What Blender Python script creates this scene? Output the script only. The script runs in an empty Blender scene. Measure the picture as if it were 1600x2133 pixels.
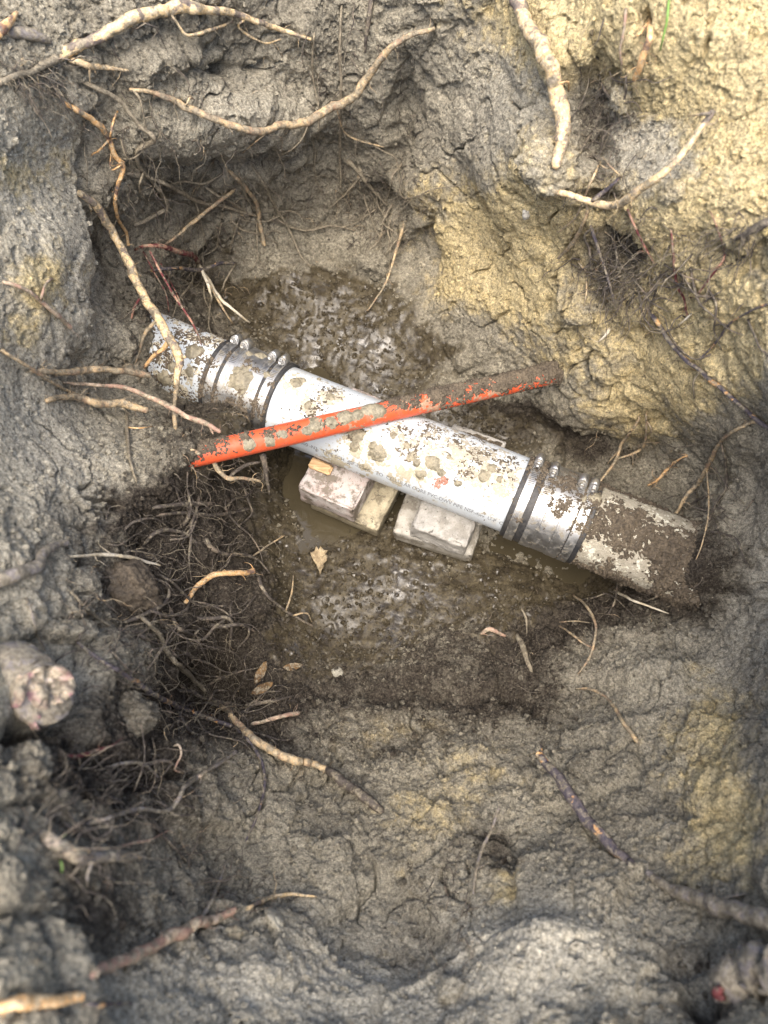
import bpy, math, random
import numpy as np
from mathutils import Vector
from mathutils.bvhtree import BVHTree

random.seed(7)
rng = np.random.default_rng(11)
sc = bpy.context.scene
COL = sc.collection

# ------------------------------------------------------------------ camera
F = 1552.0                       # focal length in pixels of the 1600 x 2133 photograph
PITCH = math.radians(68.0)
CAM = np.array([0.0, -0.40, 1.16])
FW = np.array([0.0, math.cos(PITCH), -math.sin(PITCH)])
UP = np.array([0.0, math.sin(PITCH), math.cos(PITCH)])
RT = np.array([1.0, 0.0, 0.0])
cd = bpy.data.cameras.new('camera')
cam = bpy.data.objects.new('camera', cd); COL.objects.link(cam)
cam.location = CAM
cam.rotation_euler = (math.radians(90) - PITCH, 0, 0)
cd.sensor_fit = 'VERTICAL'; cd.sensor_height = 36.0; cd.sensor_width = 27.0
cd.lens = 36.0 * F / 2133.0
cd.clip_start = 0.02; cd.clip_end = 300
cd.dof.use_dof = True; cd.dof.focus_distance = 1.06; cd.dof.aperture_fstop = 4.4
sc.camera = cam

# ------------------------------------------------------------------ sky and sun
SUN_EL, SUN_AZ = math.radians(71), math.radians(192)    # azimuth from +Y towards +X
w = bpy.data.worlds.new('World'); sc.world = w; w.use_nodes = True
nt = w.node_tree
bg = nt.nodes['Background']
sky = nt.nodes.new('ShaderNodeTexSky'); sky.sky_type = 'NISHITA'; sky.sun_disc = False
sky.sun_elevation = SUN_EL; sky.sun_rotation = SUN_AZ
sky.air_density = 1.0; sky.dust_density = 5.0; sky.ozone_density = 1.0
nt.links.new(sky.outputs[0], bg.inputs[0]); bg.inputs[1].default_value = 0.12
sd = bpy.data.lights.new('sun', 'SUN'); sd.energy = 1.5; sd.angle = math.radians(50); sd.color = (1.0, 0.93, 0.82)
sun = bpy.data.objects.new('sun', sd); COL.objects.link(sun)
sdir = Vector((math.cos(SUN_EL) * math.sin(SUN_AZ), math.cos(SUN_EL) * math.cos(SUN_AZ), math.sin(SUN_EL)))
sun.rotation_euler = sdir.to_track_quat('Z', 'Y').to_euler(); sun.location = (1, 2, 4)
vs = sc.view_settings
vs.view_transform = 'Standard'; vs.look = 'None'; vs.gamma = 1.0; vs.exposure = 1.72; vs.use_curve_mapping = False
sc.render.engine = 'CYCLES'
sc.cycles.use_denoising = True
sc.cycles.max_bounces = 4; sc.cycles.diffuse_bounces = 3; sc.cycles.glossy_bounces = 2
sc.cycles.caustics_reflective = False; sc.cycles.caustics_refractive = False

# ------------------------------------------------------------------ helpers: place, noise, mesh
def ray(px, py):
    return FW + ((np.asarray(px, float) - 800.0) / F)[..., None] * RT + ((1066.5 - np.asarray(py, float)) / F)[..., None] * UP

def at_d(px, py, d):
    return CAM + ray(px, py) * np.asarray(d, float)[..., None]

def at_z(px, py, z):
    r = ray(px, py)
    return CAM + r * ((z - CAM[2]) / r[..., 2])[..., None]

def dz(px, py, z):
    return (z - CAM[2]) / ray(px, py)[..., 2]

LAT = rng.random((64, 64, 64), dtype=np.float32).ravel()

def rotm(seed):
    q, _ = np.linalg.qr(np.random.default_rng(seed).normal(size=(3, 3)))
    return q.astype(np.float32)

def vnoise(p, freq, seed=0):
    """value noise in -1..1"""
    q = (p.astype(np.float32) * freq) @ rotm(seed) + (seed * 7.31 + 13.7)
    i = np.floor(q).astype(np.int32); f = (q - i).astype(np.float32)
    f = f * f * f * (f * (f * 6 - 15) + 10)
    i0 = i & 63; i1 = (i + 1) & 63
    x0, x1 = i0[:, 0] * 4096, i1[:, 0] * 4096
    y0, y1 = i0[:, 1] * 64, i1[:, 1] * 64
    z0, z1 = i0[:, 2], i1[:, 2]
    fx, fy, fz = f[:, 0], f[:, 1], f[:, 2]
    def lz(b): return LAT[b + z0] * (1 - fz) + LAT[b + z1] * fz
    a = lz(x0 + y0) * (1 - fy) + lz(x0 + y1) * fy
    b = lz(x1 + y0) * (1 - fy) + lz(x1 + y1) * fy
    return (a * (1 - fx) + b * fx) * 2 - 1

def fbm(p, freq, octs=3, seed=0, gain=0.5):
    o = np.zeros(len(p), np.float32); a = 1.0; t = 0
    for k in range(octs):
        o += a * vnoise(p, freq * 2.03 ** k, seed + k); t += a; a *= gain
    return o / t

def worley(p, freq, seed=0):
    """distance to nearest and second nearest cell point, cell value"""
    q = (p.astype(np.float32) * freq) @ rotm(seed + 50) + seed * 3.17
    i = np.floor(q).astype(np.int32)
    d1 = np.full(len(p), 9, np.float32); d2 = d1.copy(); cv = np.zeros(len(p), np.float32)
    for dx in (-1, 0, 1):
        for dy in (-1, 0, 1):
            for dzz in (-1, 0, 1):
                c = i + np.array([dx, dy, dzz], np.int32)
                h = ((c[:, 0] & 63) * 4096 + (c[:, 1] & 63) * 64 + (c[:, 2] & 63))
                jx = LAT[h]; jy = LAT[(h + 77777) % 262144]; jz = LAT[(h + 133333) % 262144]
                d = np.sqrt((c[:, 0] + jx - q[:, 0]) ** 2 + (c[:, 1] + jy - q[:, 1]) ** 2 + (c[:, 2] + jz - q[:, 2]) ** 2)
                near = d < d1
                d2 = np.where(near, d1, np.minimum(d2, d))
                cv = np.where(near, LAT[(h + 200000) % 262144], cv)
                d1 = np.where(near, d, d1)
    return d1, d2, cv

def sstep(a, b, x):
    t = np.clip((x - a) / (b - a), 0, 1)
    return t * t * (3 - 2 * t)

def mesh_np(name, V, Q=None, T=None, mat=None, parent=None, smooth=True):
    me = bpy.data.meshes.new(name)
    V = np.ascontiguousarray(V, np.float32)
    loops, starts, n = [], [], 0
    if Q is not None and len(Q):
        Q = np.asarray(Q, np.int32); loops.append(Q.ravel()); starts.append(np.arange(len(Q)) * 4 + n); n += Q.size
    if T is not None and len(T):
        T = np.asarray(T, np.int32); loops.append(T.ravel()); starts.append(np.arange(len(T)) * 3 + n); n += T.size
    me.vertices.add(len(V)); me.vertices.foreach_set('co', V.ravel())
    L = np.concatenate(loops); S = np.concatenate(starts).astype(np.int32)
    me.loops.add(len(L)); me.loops.foreach_set('vertex_index', L.astype(np.int32))
    me.polygons.add(len(S)); me.polygons.foreach_set('loop_start', S)
    me.polygons.foreach_set('use_smooth', np.full(len(S), smooth))
    me.update(calc_edges=True)
    if mat: me.materials.append(mat)
    o = bpy.data.objects.new(name, me); COL.objects.link(o)
    if parent: o.parent = parent
    return o

def tag(o, label=None, cat=None, group=None, kind=None):
    if label: o['label'] = label
    if cat: o['category'] = cat
    if group: o['group'] = group
    if kind: o['kind'] = kind
    return o

def grid_quads(nr, nc, wrap=False):
    r = np.arange(nr - 1)[:, None]; c = np.arange(nc if wrap else nc - 1)[None, :]
    c2 = (c + 1) % nc
    return np.stack([r * nc + c, r * nc + c2, (r + 1) * nc + c2, (r + 1) * nc + c], -1).reshape(-1, 4)

# ------------------------------------------------------------------ materials
class NT:
    def __init__(s, name):
        s.m = bpy.data.materials.new(name); s.m.use_nodes = True
        s.t = s.m.node_tree; s.b = s.t.nodes['Principled BSDF']
        s.co = s.n('ShaderNodeTexCoord').outputs['Object']
    def n(s, typ, **kw):
        x = s.t.nodes.new(typ)
        for k, v in kw.items(): setattr(x, k, v)
        return x
    def l(s, a, b): s.t.links.new(a, b)
    def set(s, sock, v):
        if hasattr(v, 'is_output'): s.l(v, sock)
        else: sock.default_value = v
    def noise(s, scale, detail=4, rough=0.55, dist=0.0, vec=None, out='Fac'):
        x = s.n('ShaderNodeTexNoise'); x.inputs['Scale'].default_value = scale
        x.inputs['Detail'].default_value = detail; x.inputs['Roughness'].default_value = rough
        x.inputs['Distortion'].default_value = dist
        s.l(vec or s.co, x.inputs['Vector']); return x.outputs[out]
    def vor(s, scale, feature='F1', out='Distance', vec=None):
        x = s.n('ShaderNodeTexVoronoi', feature=feature); x.inputs['Scale'].default_value = scale
        s.l(vec or s.co, x.inputs['Vector']); return x.outputs[out]
    def rng(s, v, a, b, c=0.0, d=1.0, smooth=True):
        x = s.n('ShaderNodeMapRange'); x.interpolation_type = 'SMOOTHSTEP' if smooth else 'LINEAR'
        s.set(x.inputs[0], v)
        for i, q in enumerate((a, b, c, d)): x.inputs[i + 1].default_value = q
        return x.outputs[0]
    def math(s, op, a, b=None):
        x = s.n('ShaderNodeMath', operation=op); s.set(x.inputs[0], a)
        if b is not None: s.set(x.inputs[1], b)
        return x.outputs[0]
    def mix(s, f, a, b, blend='MIX'):
        x = s.n('ShaderNodeMix', data_type='RGBA', blend_type=blend)
        s.set(x.inputs[0], f)
        for sock, v in ((x.inputs[6], a), (x.inputs[7], b)):
            if isinstance(v, tuple): v = (*v, 1)
            s.set(sock, v)
        return x.outputs[2]
    def gray(s, v):
        x = s.n('ShaderNodeCombineColor')
        for i in range(3): s.set(x.inputs[i], v)
        return x.outputs[0]
    def bump(s, h, strength=0.5, dist=0.002, normal=None):
        x = s.n('ShaderNodeBump'); x.inputs['Strength'].default_value = strength; x.inputs['Distance'].default_value = dist
        s.l(h, x.inputs['Height'])
        if normal: s.l(normal, x.inputs['Normal'])
        return x.outputs[0]
    def out(s, col=None, rough=None, normal=None, metal=None, spec=None):
        if col is not None: s.set(s.b.inputs['Base Color'], (*col, 1) if isinstance(col, tuple) else col)
        if rough is not None: s.set(s.b.inputs['Roughness'], rough)
        if normal is not None: s.l(normal, s.b.inputs['Normal'])
        if metal is not None: s.set(s.b.inputs['Metallic'], metal)
        if spec is not None: s.set(s.b.inputs['Specular IOR Level'], spec)
        return s.m

GREY = (0.350, 0.318, 0.243); GREY2 = (0.230, 0.209, 0.162)
YEL = (0.63, 0.505, 0.265); YEL2 = (0.53, 0.44, 0.255)
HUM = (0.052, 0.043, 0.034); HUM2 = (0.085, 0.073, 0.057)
MUD = (0.070, 0.057, 0.034); MUD2 = (0.034, 0.028, 0.019)
PALE = (0.52, 0.483, 0.390)

def soil_mat():
    s = NT('soil')
    a = s.n('ShaderNodeAttribute', attribute_name='soil')
    sep = s.n('ShaderNodeSeparateColor'); s.l(a.outputs['Color'], sep.inputs[0])
    ye, dk, we, pa = sep.outputs[0], sep.outputs[1], sep.outputs[2], a.outputs['Alpha']
    n1 = s.noise(14, 6, 0.6); n2 = s.noise(55, 6, 0.65); n3 = s.noise(260, 4, 0.7); n4 = s.noise(900, 2, 0.6)
    base = s.mix(s.rng(n1, 0.35, 0.65), GREY2, GREY)
    base = s.mix(s.math('MULTIPLY', pa, 0.9), base, PALE)
    yf = s.rng(s.math('ADD', ye, s.math('MULTIPLY', s.math('SUBTRACT', n2, 0.5), 1.1)), 0.18, 0.72)
    base = s.mix(yf, base, s.mix(s.rng(n2, 0.4, 0.7), YEL2, YEL))
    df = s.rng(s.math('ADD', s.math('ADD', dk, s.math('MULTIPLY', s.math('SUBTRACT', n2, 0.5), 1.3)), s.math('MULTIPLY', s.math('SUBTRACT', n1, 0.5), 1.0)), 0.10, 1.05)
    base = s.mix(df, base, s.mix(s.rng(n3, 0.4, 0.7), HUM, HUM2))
    wf = s.rng(s.math('ADD', we, s.math('MULTIPLY', s.math('SUBTRACT', n2, 0.5), 0.6)), 0.25, 0.65)
    base = s.mix(wf, base, s.mix(s.rng(n2, 0.35, 0.65), MUD2, MUD))
    # grain: single pale and dark sand grains
    g = s.rng(n3, 0.30, 0.70, 0.42, 1.52, False)
    base = s.mix(1.0, base, s.gray(g), 'MULTIPLY')
    g4 = s.rng(n4, 0.3, 0.7, 0.55, 1.45, False)
    base = s.mix(1.0, base, s.gray(g4), 'MULTIPLY')
    fleck = s.math('MULTIPLY', s.rng(s.noise(420, 1, 0.5), 0.70, 0.78), s.math('SUBTRACT', 1.0, wf))
    base = s.mix(s.math('MULTIPLY', fleck, 0.55), base, (0.55, 0.50, 0.40))
    spot = s.rng(s.noise(120, 5, 0.75), 0.57, 0.67)
    base = s.mix(s.math('MULTIPLY', spot, 0.72), base, HUM)
    pore = s.math('MULTIPLY', s.rng(s.noise(210, 3, 0.7), 0.60, 0.66), s.rng(n1, 0.42, 0.60))
    base = s.mix(s.math('MULTIPLY', pore, 0.75), base, (0.045, 0.038, 0.030))
    rough = s.rng(wf, 0.0, 1.0, 0.93, 0.20, False)
    rough = s.math('ADD', rough, s.math('MULTIPLY', s.math('MULTIPLY', s.rng(n2, 0.40, 0.65), wf), 0.40))
    h1 = s.bump(n3, 0.9, 0.0046)
    h2 = s.bump(n4, 0.7, 0.0024, h1)
    for bn in [x for x in s.t.nodes if x.bl_idname == 'ShaderNodeBump']: s.l(s.rng(wf, 0, 1, 0.85, 0.10, False), bn.inputs['Strength'])
    s.l(s.math('MULTIPLY', wf, s.rng(s.noise(17, 4, 0.6), 0.55, 0.63, 0.0, 0.50)), s.b.inputs['Coat Weight'])
    s.b.inputs['Coat Roughness'].default_value = 0.06; s.b.inputs['Coat IOR'].default_value = 1.6
    hw = s.bump(s.noise(75, 4, 0.6, 1.0), 0.22, 0.004, h2)
    s.l(hw, s.b.inputs['Coat Normal'])
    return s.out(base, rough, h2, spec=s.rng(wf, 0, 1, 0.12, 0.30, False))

def simple_soil(name, c1, c2, rough=0.92, scale=300, spec=0.15, bd=0.002):
    s = NT(name)
    n = s.noise(scale, 4, 0.7); n2 = s.noise(scale * 0.2, 4, 0.6)
    c = s.mix(s.rng(s.math('ADD', s.math('MULTIPLY', n, 0.6), s.math('MULTIPLY', n2, 0.4)), 0.35, 0.65), c1, c2)
    return s.out(c, rough, s.bump(n, 0.7, bd), spec=spec)

M = {}
M['soil'] = soil_mat()
M['humus'] = simple_soil('humus_crumbs', HUM, (0.150, 0.122, 0.088), 0.9)
M['crumb'] = simple_soil('soil_crumbs', (0.10, 0.088, 0.065), (0.27, 0.235, 0.16), 0.95)
M['mud'] = simple_soil('grey_mud', (0.13, 0.115, 0.08), (0.30, 0.265, 0.185), 0.55, 220, 0.5, 0.003)

def mud_water():
    s = NT('muddy_water')
    n = s.noise(16, 3, 0.5); r = s.noise(60, 3, 0.5, 0.6)
    return s.out(s.mix(n, (0.042, 0.035, 0.022), (0.066, 0.055, 0.033)), 0.04, s.bump(r, 0.25, 0.004), spec=0.45)
M['water'] = mud_water()

# ------------------------------------------------------------------ the pit: surface through surveyed points
CT = []
def cz(*rows):
    for x, y, z in rows: CT.append((x, y, float(dz(np.array(float(x)), np.array(float(y)), z))))
def cy(*rows):
    for x, y, yy in rows:
        r = ray(float(x), float(y)); CT.append((x, y, (yy - CAM[1]) / r[1]))
def cdp(*rows):
    for r in rows: CT.append(r)
# wet floor behind the pipe, below it and in front of it
cz((600, 560, .085), (700, 600, .06), (800, 650, .055), (560, 650, .04), (640, 720, .028), (850, 740, .04), (950, 800, .06),
   (720, 780, .02), (500, 600, .05), (440, 600, .07), (800, 930, .015), (1000, 1020, .012), (600, 850, .02),
   (620, 1100, .014), (780, 1150, .014), (700, 1250, .02), (900, 1250, .028), (1080, 1200, .022), (1220, 1200, .002),
   (680, 1320, .005), (780, 1390, .032), (900, 1400, .05), (1050, 1350, .06), (570, 1180, .04), (590, 1000, .02))
# slope below the camera
cz((650, 1450, .06), (800, 1480, .085), (950, 1480, .10), (800, 1600, .135), (800, 1720, .195), (800, 1850, .27), (800, 2000, .35),
   (800, 2133, .42), (800, 2350, .52), (1200, 1500, .14), (1400, 1450, .20), (1550, 1450, .28), (1200, 1650, .21), (1450, 1650, .31),
   (1150, 1820, .30), (1200, 1900, .36), (1500, 1880, .41), (1120, 2050, .44), (1300, 2060, .44), (1550, 2000, .46), (1550, 2120, .52), (1280, 1310, .075), (1420, 1300, .13), (1550, 1220, .25), (1600, 1350, .33))
# right side, hollow behind the right coupling and the yellow bank above
cz((1470, 1190, .24), (1500, 1110, .25), (1560, 1100, .30), (1600, 1000, .37), (1520, 990, .23), (1440, 990, .13), (1340, 960, .08), (1240, 930, .07), (1150, 950, .04), (1300, 1020, .05),
   (1120, 890, .06), (1060, 850, .06), (1200, 840, .16), (1350, 890, .15), (1450, 900, .25), (1225, 768, .240), (1080, 780, .12), (1300, 800, .25), (1300, 700, .33), (1450, 800, .37),
   (1550, 850, .42), (1550, 700, .5), (1600, 600, .56), (1450, 600, .48), (1300, 600, .40), (1150, 650, .28), (1050, 700, .17),
   (1000, 760, .10), (900, 600, .13), (980, 560, .20), (880, 450, .23), (1000, 400, .34), (1150, 450, .42), (1300, 450, .49),
   (1500, 400, .60), (1600, 250, .64), (1400, 250, .57), (1220, 250, .51), (1140, 330, .50), (1000, 200, .44), (1050, 50, .52), (1250, 80, .61), (1450, 80, .66), (1600, 50, .68))
# far wall
cy((700, 530, .56), (600, 500, .565), (600, 400, .59), (600, 300, .555), (480, 260, .49), (600, 150, .60), (600, 0, .61), (750, 300, .60), (760, 420, .60), (780, 150, .60), (780, 0, .62), (850, 520, .52),
   (400, 470, .50), (400, 340, .50), (400, 150, .50), (400, 0, .52), (260, 250, .43), (260, 420, .40), (310, 560, .38), (250, 100, .45), (100, 100, .40), (0, 0, .42), (880, 250, .58), (900, 60, .58))
# left wall, soil round the left ends of pipe and conduit
cdp((80, 400, .88), (150, 300, .93), (0, 300, .80), (0, 600, .78), (100, 600, .84), (160, 500, .94), (225, 500, 1.07), (205, 650, 1.02), (255, 620, 1.10),
    (150, 750, .93), (0, 800, .76), (230, 800, 1.06), (285, 720, 1.06), (300, 655, 1.09), (305, 795, 1.10), (365, 815, 1.14), (400, 868, 1.06), (455, 872, 1.045), (345, 945, .925), (392, 922, .950), (385, 985, .942), (430, 995, 1.0), (300, 950, .91), (400, 985, .97), (480, 1000, 1.08),
    (505, 880, 1.065), (0, 1000, .72), (100, 1000, .78), (200, 1000, .85), (200, 1150, .82), (350, 1080, .95), (450, 1150, 1.04), (100, 1200, .70),
    (0, 1300, .62), (200, 1300, .78), (350, 1290, .90), (480, 1300, 1.03), (150, 1450, .69), (300, 1450, .81), (440, 1430, 1.06), (560, 1430, 1.07),
    (0, 1600, .55), (200, 1600, .66), (400, 1560, .83), (550, 1560, .95), (0, 1850, .48), (200, 1800, .57), (400, 1750, .74), (560, 1800, .79),
    (0, 2100, .43), (200, 2000, .55), (400, 2000, .62), (600, 2000, .67))
# rim and the ground outside the frame
for x in (-300, 100, 500, 900, 1300, 1700, 2000): cz((x, -380, .69 if x > 900 else .66), (x, -800, .70))
for y in (-100, 300, 800, 1300, 1800, 2300): cz((-330, y, .66), (-900, y, .68), (1930, y, .68), (2500, y, .69))
for x in (-200, 300, 800, 1300, 1800): cz((x, 2520, .60), (x, 3200, .67))
CT = np.array(CT)
cp = CT[:, :2] / 1000.0; wv = 1.0 / CT[:, 2]
def tps_k(r2): return 0.5 * r2 * np.log(np.maximum(r2, 1e-12))
Nn = len(cp)
K = tps_k(((cp[:, None] - cp[None]) ** 2).sum(-1)) + np.eye(Nn) * 2e-4
Pm = np.c_[np.ones(Nn), cp]
A = np.block([[K, Pm], [Pm.T, np.zeros((3, 3))]])
sol = np.linalg.solve(A, np.r_[wv, 0, 0, 0])
def inv_depth(u, v):
    q = np.stack([u, v], -1) / 1000.0
    o = np.empty(len(q))
    for i in range(0, len(q), 60000):
        b = q[i:i + 60000]
        k = tps_k(((b[:, None, :] - cp[None]) ** 2).sum(-1))
        o[i:i + 60000] = k @ sol[:Nn] + sol[Nn] + b @ sol[Nn + 1:]
    return o
def axis(lo, hi, step, mlo, mhi):
    a = list(np.arange(lo, hi + step, step)); st = step
    while a[-1] < mhi: st = min(st * 1.12, 15); a.append(a[-1] + st)
    st = step
    while a[0] > mlo: st = min(st * 1.12, 15); a.insert(0, a[0] - st)
    return np.array(a)
ua = axis(-40, 1640, 2.5, -900, 2500); va = axis(-40, 2180, 2.5, -800, 3200)
# coarse evaluation, then cubic-free bilinear refinement on a 10 px lattice is too flat: evaluate every second node and interpolate
uc = np.unique(np.r_[ua[::4], ua[-1]]); vc = np.unique(np.r_[va[::4], va[-1]])
UC, VC = np.meshgrid(uc, vc)
WC = inv_depth(UC.ravel(), VC.ravel()).reshape(UC.shape)
iu = np.clip(np.searchsorted(uc, ua) - 1, 0, len(uc) - 2); fu = (ua - uc[iu]) / (uc[iu + 1] - uc[iu])
iv = np.clip(np.searchsorted(vc, va) - 1, 0, len(vc) - 2); fv = (va - vc[iv]) / (vc[iv + 1] - vc[iv])
Wr = WC[:, iu] * (1 - fu) + WC[:, iu + 1] * fu
W = Wr[iv] * (1 - fv)[:, None] + Wr[iv + 1] * fv[:, None]
U, V = np.meshgrid(ua, va)
W = np.maximum(W, 0.25)
B3 = at_d(U, V, 1.0 / W)
nr, nc = U.shape
gu = np.gradient(B3, axis=1); gv = np.gradient(B3, axis=0)
NR = np.cross(gu, gv); NR /= np.linalg.norm(NR, axis=-1, keepdims=True) + 1e-12
flip = ((CAM - B3) * NR).sum(-1) < 0; NR[flip] *= -1
u1, v1 = U.ravel(), V.ravel(); b3 = B3.reshape(-1, 3).astype(np.float32); n3 = NR.reshape(-1, 3)

# region fields of the soil (kinds of earth, darker and paler tone, wetness, how crumbly it is); edges warped by noise
wx = fbm(b3, 9, 4, 3) * 75 + fbm(b3, 45, 2, 31) * 22; wy = fbm(b3, 9, 4, 8) * 75 + fbm(b3, 45, 2, 37) * 22
uw, vw = u1 + wx, v1 + wy
def blobs(L):
    o = np.zeros(len(u1))
    for x, y, rx, ry, a in L: o += a * np.exp(-(((uw - x) / rx) ** 2 + ((vw - y) / ry) ** 2))
    return o
yel = blobs([(1250, 420, 160, 60, .35), (1150, 520, 200, 100, .45), (1380, 720, 200, 130, .5), (1100, 330, 90, 70, .35), (1560, 420, 120, 90, .5), (1300, 40, 200, 90, .6), (1480, 150, 160, 120, .7), (980, 480, 120, 120, 1), (1080, 560, 120, 80, .9), (1260, 520, 110, 60, .55), (1450, 560, 130, 120, .8), (1490, 690, 130, 110, .85), (1420, 60, 280, 130, 1.2),
             (1580, 190, 110, 170, 1.1), (1180, 20, 90, 50, .9), (60, 560, 70, 90, .75), (50, 360, 60, 60, .55), (40, 700, 60, 60, .5), (1500, 1560, 130, 170, .6), (1520, 1730, 120, 100, .6),
             (1040, 1850, 50, 30, .7), (870, 1750, 90, 60, .45), (820, 1510, 150, 60, .5), (1350, 830, 150, 70, .5), (1420, 440, 80, 40, .6), (1180, 700, 90, 60, .35), (900, 600, 60, 60, .3),
             (1000, 1650, 120, 100, .35), (1700, -200, 700, 300, .9), (140, 330, 40, 60, .35), (560, 1260, 60, 50, .3)])
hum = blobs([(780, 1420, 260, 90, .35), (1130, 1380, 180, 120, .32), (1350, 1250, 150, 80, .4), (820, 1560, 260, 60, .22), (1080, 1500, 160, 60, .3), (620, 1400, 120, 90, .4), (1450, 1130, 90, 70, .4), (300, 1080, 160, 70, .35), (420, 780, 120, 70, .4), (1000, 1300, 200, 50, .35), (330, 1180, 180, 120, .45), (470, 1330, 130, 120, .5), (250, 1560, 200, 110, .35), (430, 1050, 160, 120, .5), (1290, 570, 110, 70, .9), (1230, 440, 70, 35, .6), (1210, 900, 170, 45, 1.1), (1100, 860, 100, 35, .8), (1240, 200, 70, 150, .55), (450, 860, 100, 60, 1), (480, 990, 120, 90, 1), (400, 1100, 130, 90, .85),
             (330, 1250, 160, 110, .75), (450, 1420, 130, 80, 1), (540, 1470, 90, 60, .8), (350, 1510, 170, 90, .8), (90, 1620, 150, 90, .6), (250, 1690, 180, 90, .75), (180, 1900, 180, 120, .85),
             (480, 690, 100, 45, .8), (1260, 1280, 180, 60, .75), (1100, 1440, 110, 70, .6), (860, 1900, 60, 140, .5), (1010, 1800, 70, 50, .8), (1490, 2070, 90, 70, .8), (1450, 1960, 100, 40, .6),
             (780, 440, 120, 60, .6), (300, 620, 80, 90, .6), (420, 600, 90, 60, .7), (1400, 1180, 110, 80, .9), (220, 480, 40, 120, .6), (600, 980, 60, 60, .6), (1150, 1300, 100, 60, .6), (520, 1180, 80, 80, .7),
             (1500, 500, 70, 40, .6), (860, 1560, 120, 40, .35), (950, 2050, 50, 80, .5), (60, 160, 80, 50, .5), (330, 400, 60, 60, .4), (1000, 870, 80, 40, .8), (820, 1430, 220, 80, .40), (900, 1360, 200, 80, .3), (330, 1060, 150, 60, .5), (560, 1330, 80, 120, .6)])  # dark humus, further darkened in hollows, pit centre and front slope
wet = blobs([(680, 640, 170, 100, 1.1), (800, 740, 170, 60, 1.1), (700, 1150, 180, 100, 1.1), (900, 1230, 220, 80, 1), (700, 1320, 140, 80, 1.1), (1100, 1200, 110, 60, .9), (1230, 1210, 70, 50, 1),
             (560, 590, 80, 50, .9), (450, 600, 50, 40, .9), (800, 930, 400, 120, 1), (620, 860, 150, 60, 1)])
pal = blobs([(900, 2050, 300, 120, .5), (300, 2060, 200, 100, .5), (1560, 1250, 120, 160, .4), (1450, 1450, 200, 120, .35), (150, 1050, 140, 140, .4), (1050, 200, 130, 150, .3), (700, 150, 200, 120, .2), (80, 1250, 120, 100, .5), (50, 900, 140, 170, .7), (1160, 2010, 260, 130, 1.0), (500, 260, 220, 60, .45), (620, 2060, 260, 120, .9), (1500, 300, 200, 150, .45), (80, 350, 100, 200, .9), (1300, 300, 200, 200, .25),
             (100, 580, 90, 200, .8), (1600, 1150, 120, 200, .3), (100, 1480, 120, 90, .3), (700, 1950, 200, 100, .3)])
smooth_f = np.clip(blobs([(80, 450, 110, 260, 1), (60, 900, 130, 200, .8), (1050, 250, 160, 180, .7), (1500, 330, 200, 140, .7), (500, 260, 190, 60, .6), (1160, 2010, 260, 130, .9), (1480, 800, 160, 120, .4),
                          (620, 2050, 260, 130, .8), (1450, 60, 260, 130, .4), (1000, 470, 120, 120, .4), (820, 1530, 200, 60, .4)]), 0, 1)
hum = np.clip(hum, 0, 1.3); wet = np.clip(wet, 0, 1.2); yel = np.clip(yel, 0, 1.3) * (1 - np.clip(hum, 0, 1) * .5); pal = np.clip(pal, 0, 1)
wetc = sstep(.35, .75, wet)
rough_f = (1 - .92 * smooth_f) * (1 - .8 * wetc) * (1 + .25 * np.clip(hum, 0, 1))
outside = np.maximum(np.maximum(-u1 - 100, u1 - 1700), np.maximum(-v1 - 100, v1 - 2233))
fine = sstep(150, 0, outside)
# displacement: lumps, clods with cracks, crumbs, grains
p = b3
f1, f2, fc = worley(p + np.stack([vnoise(p, 9, 44), vnoise(p, 9, 45), vnoise(p, 9, 46)], -1) * .03, 7, 6)
disp = fbm(p, 6, 2, 20) * .020 * (1 - .75 * wetc) + ((fc - .5) * .022 * sstep(0, .10, f2 - f1)) * (1 - .85 * wetc) * (1 - .7 * smooth_f)
warp = np.stack([vnoise(p, 30, 41), vnoise(p, 30, 42), vnoise(p, 30, 43)], -1) * .012
d1, d2, cv = worley(p + warp, 20, 1)
edge = d2 - d1
clod = (np.clip(edge, 0, .45) - .25) * .017 + (cv - .5) * .016
disp += clod * rough_f * sstep(-.25, .35, fbm(p, 12, 2, 60))
e1, e2, ec = worley(p + warp * .5, 70, 2)
disp += (np.clip(e2 - e1, 0, .5) - .25) * .0045 * rough_f * sstep(-.35, .3, fbm(p, 20, 2, 66))
crack = np.abs(fbm(p + warp * .6, 15, 2, 70)); disp -= .022 * (1 - sstep(0, .030, crack)) * sstep(.12, .40, fbm(p, 7, 2, 77)) * (1 - wetc)
patch = sstep(-.04, .30, fbm(p, 10, 3, 63))                 # crumbly patches between scraped faces
disp += fbm(p, 60, 2, 80) * .0028 * rough_f
k1, k2, kc = worley(p + warp * .25, 120, 9)
disp += np.clip(.46 - k1, 0, .5) * .0095 * (kc > .52) * (.4 + kc) * (.02 + .98 * patch) * (.15 + .85 * rough_f) * (1 - .8 * wetc) * fine
k1, k2, kc2 = worley(p, 250, 12)
disp += np.clip(.45 - k1, 0, .5) * .0062 * (kc2 > .45) * (.12 + .88 * patch) * (1 - .8 * wetc) * fine
disp -= .0045 * sstep(.86, .95, kc) * (1 - wetc) * fine
disp += vnoise(p, 300, 90) * .0009 * (1 - .8 * wetc) * fine + vnoise(p, 480, 91) * .0009 * (1 - .8 * wetc) * fine
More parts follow.
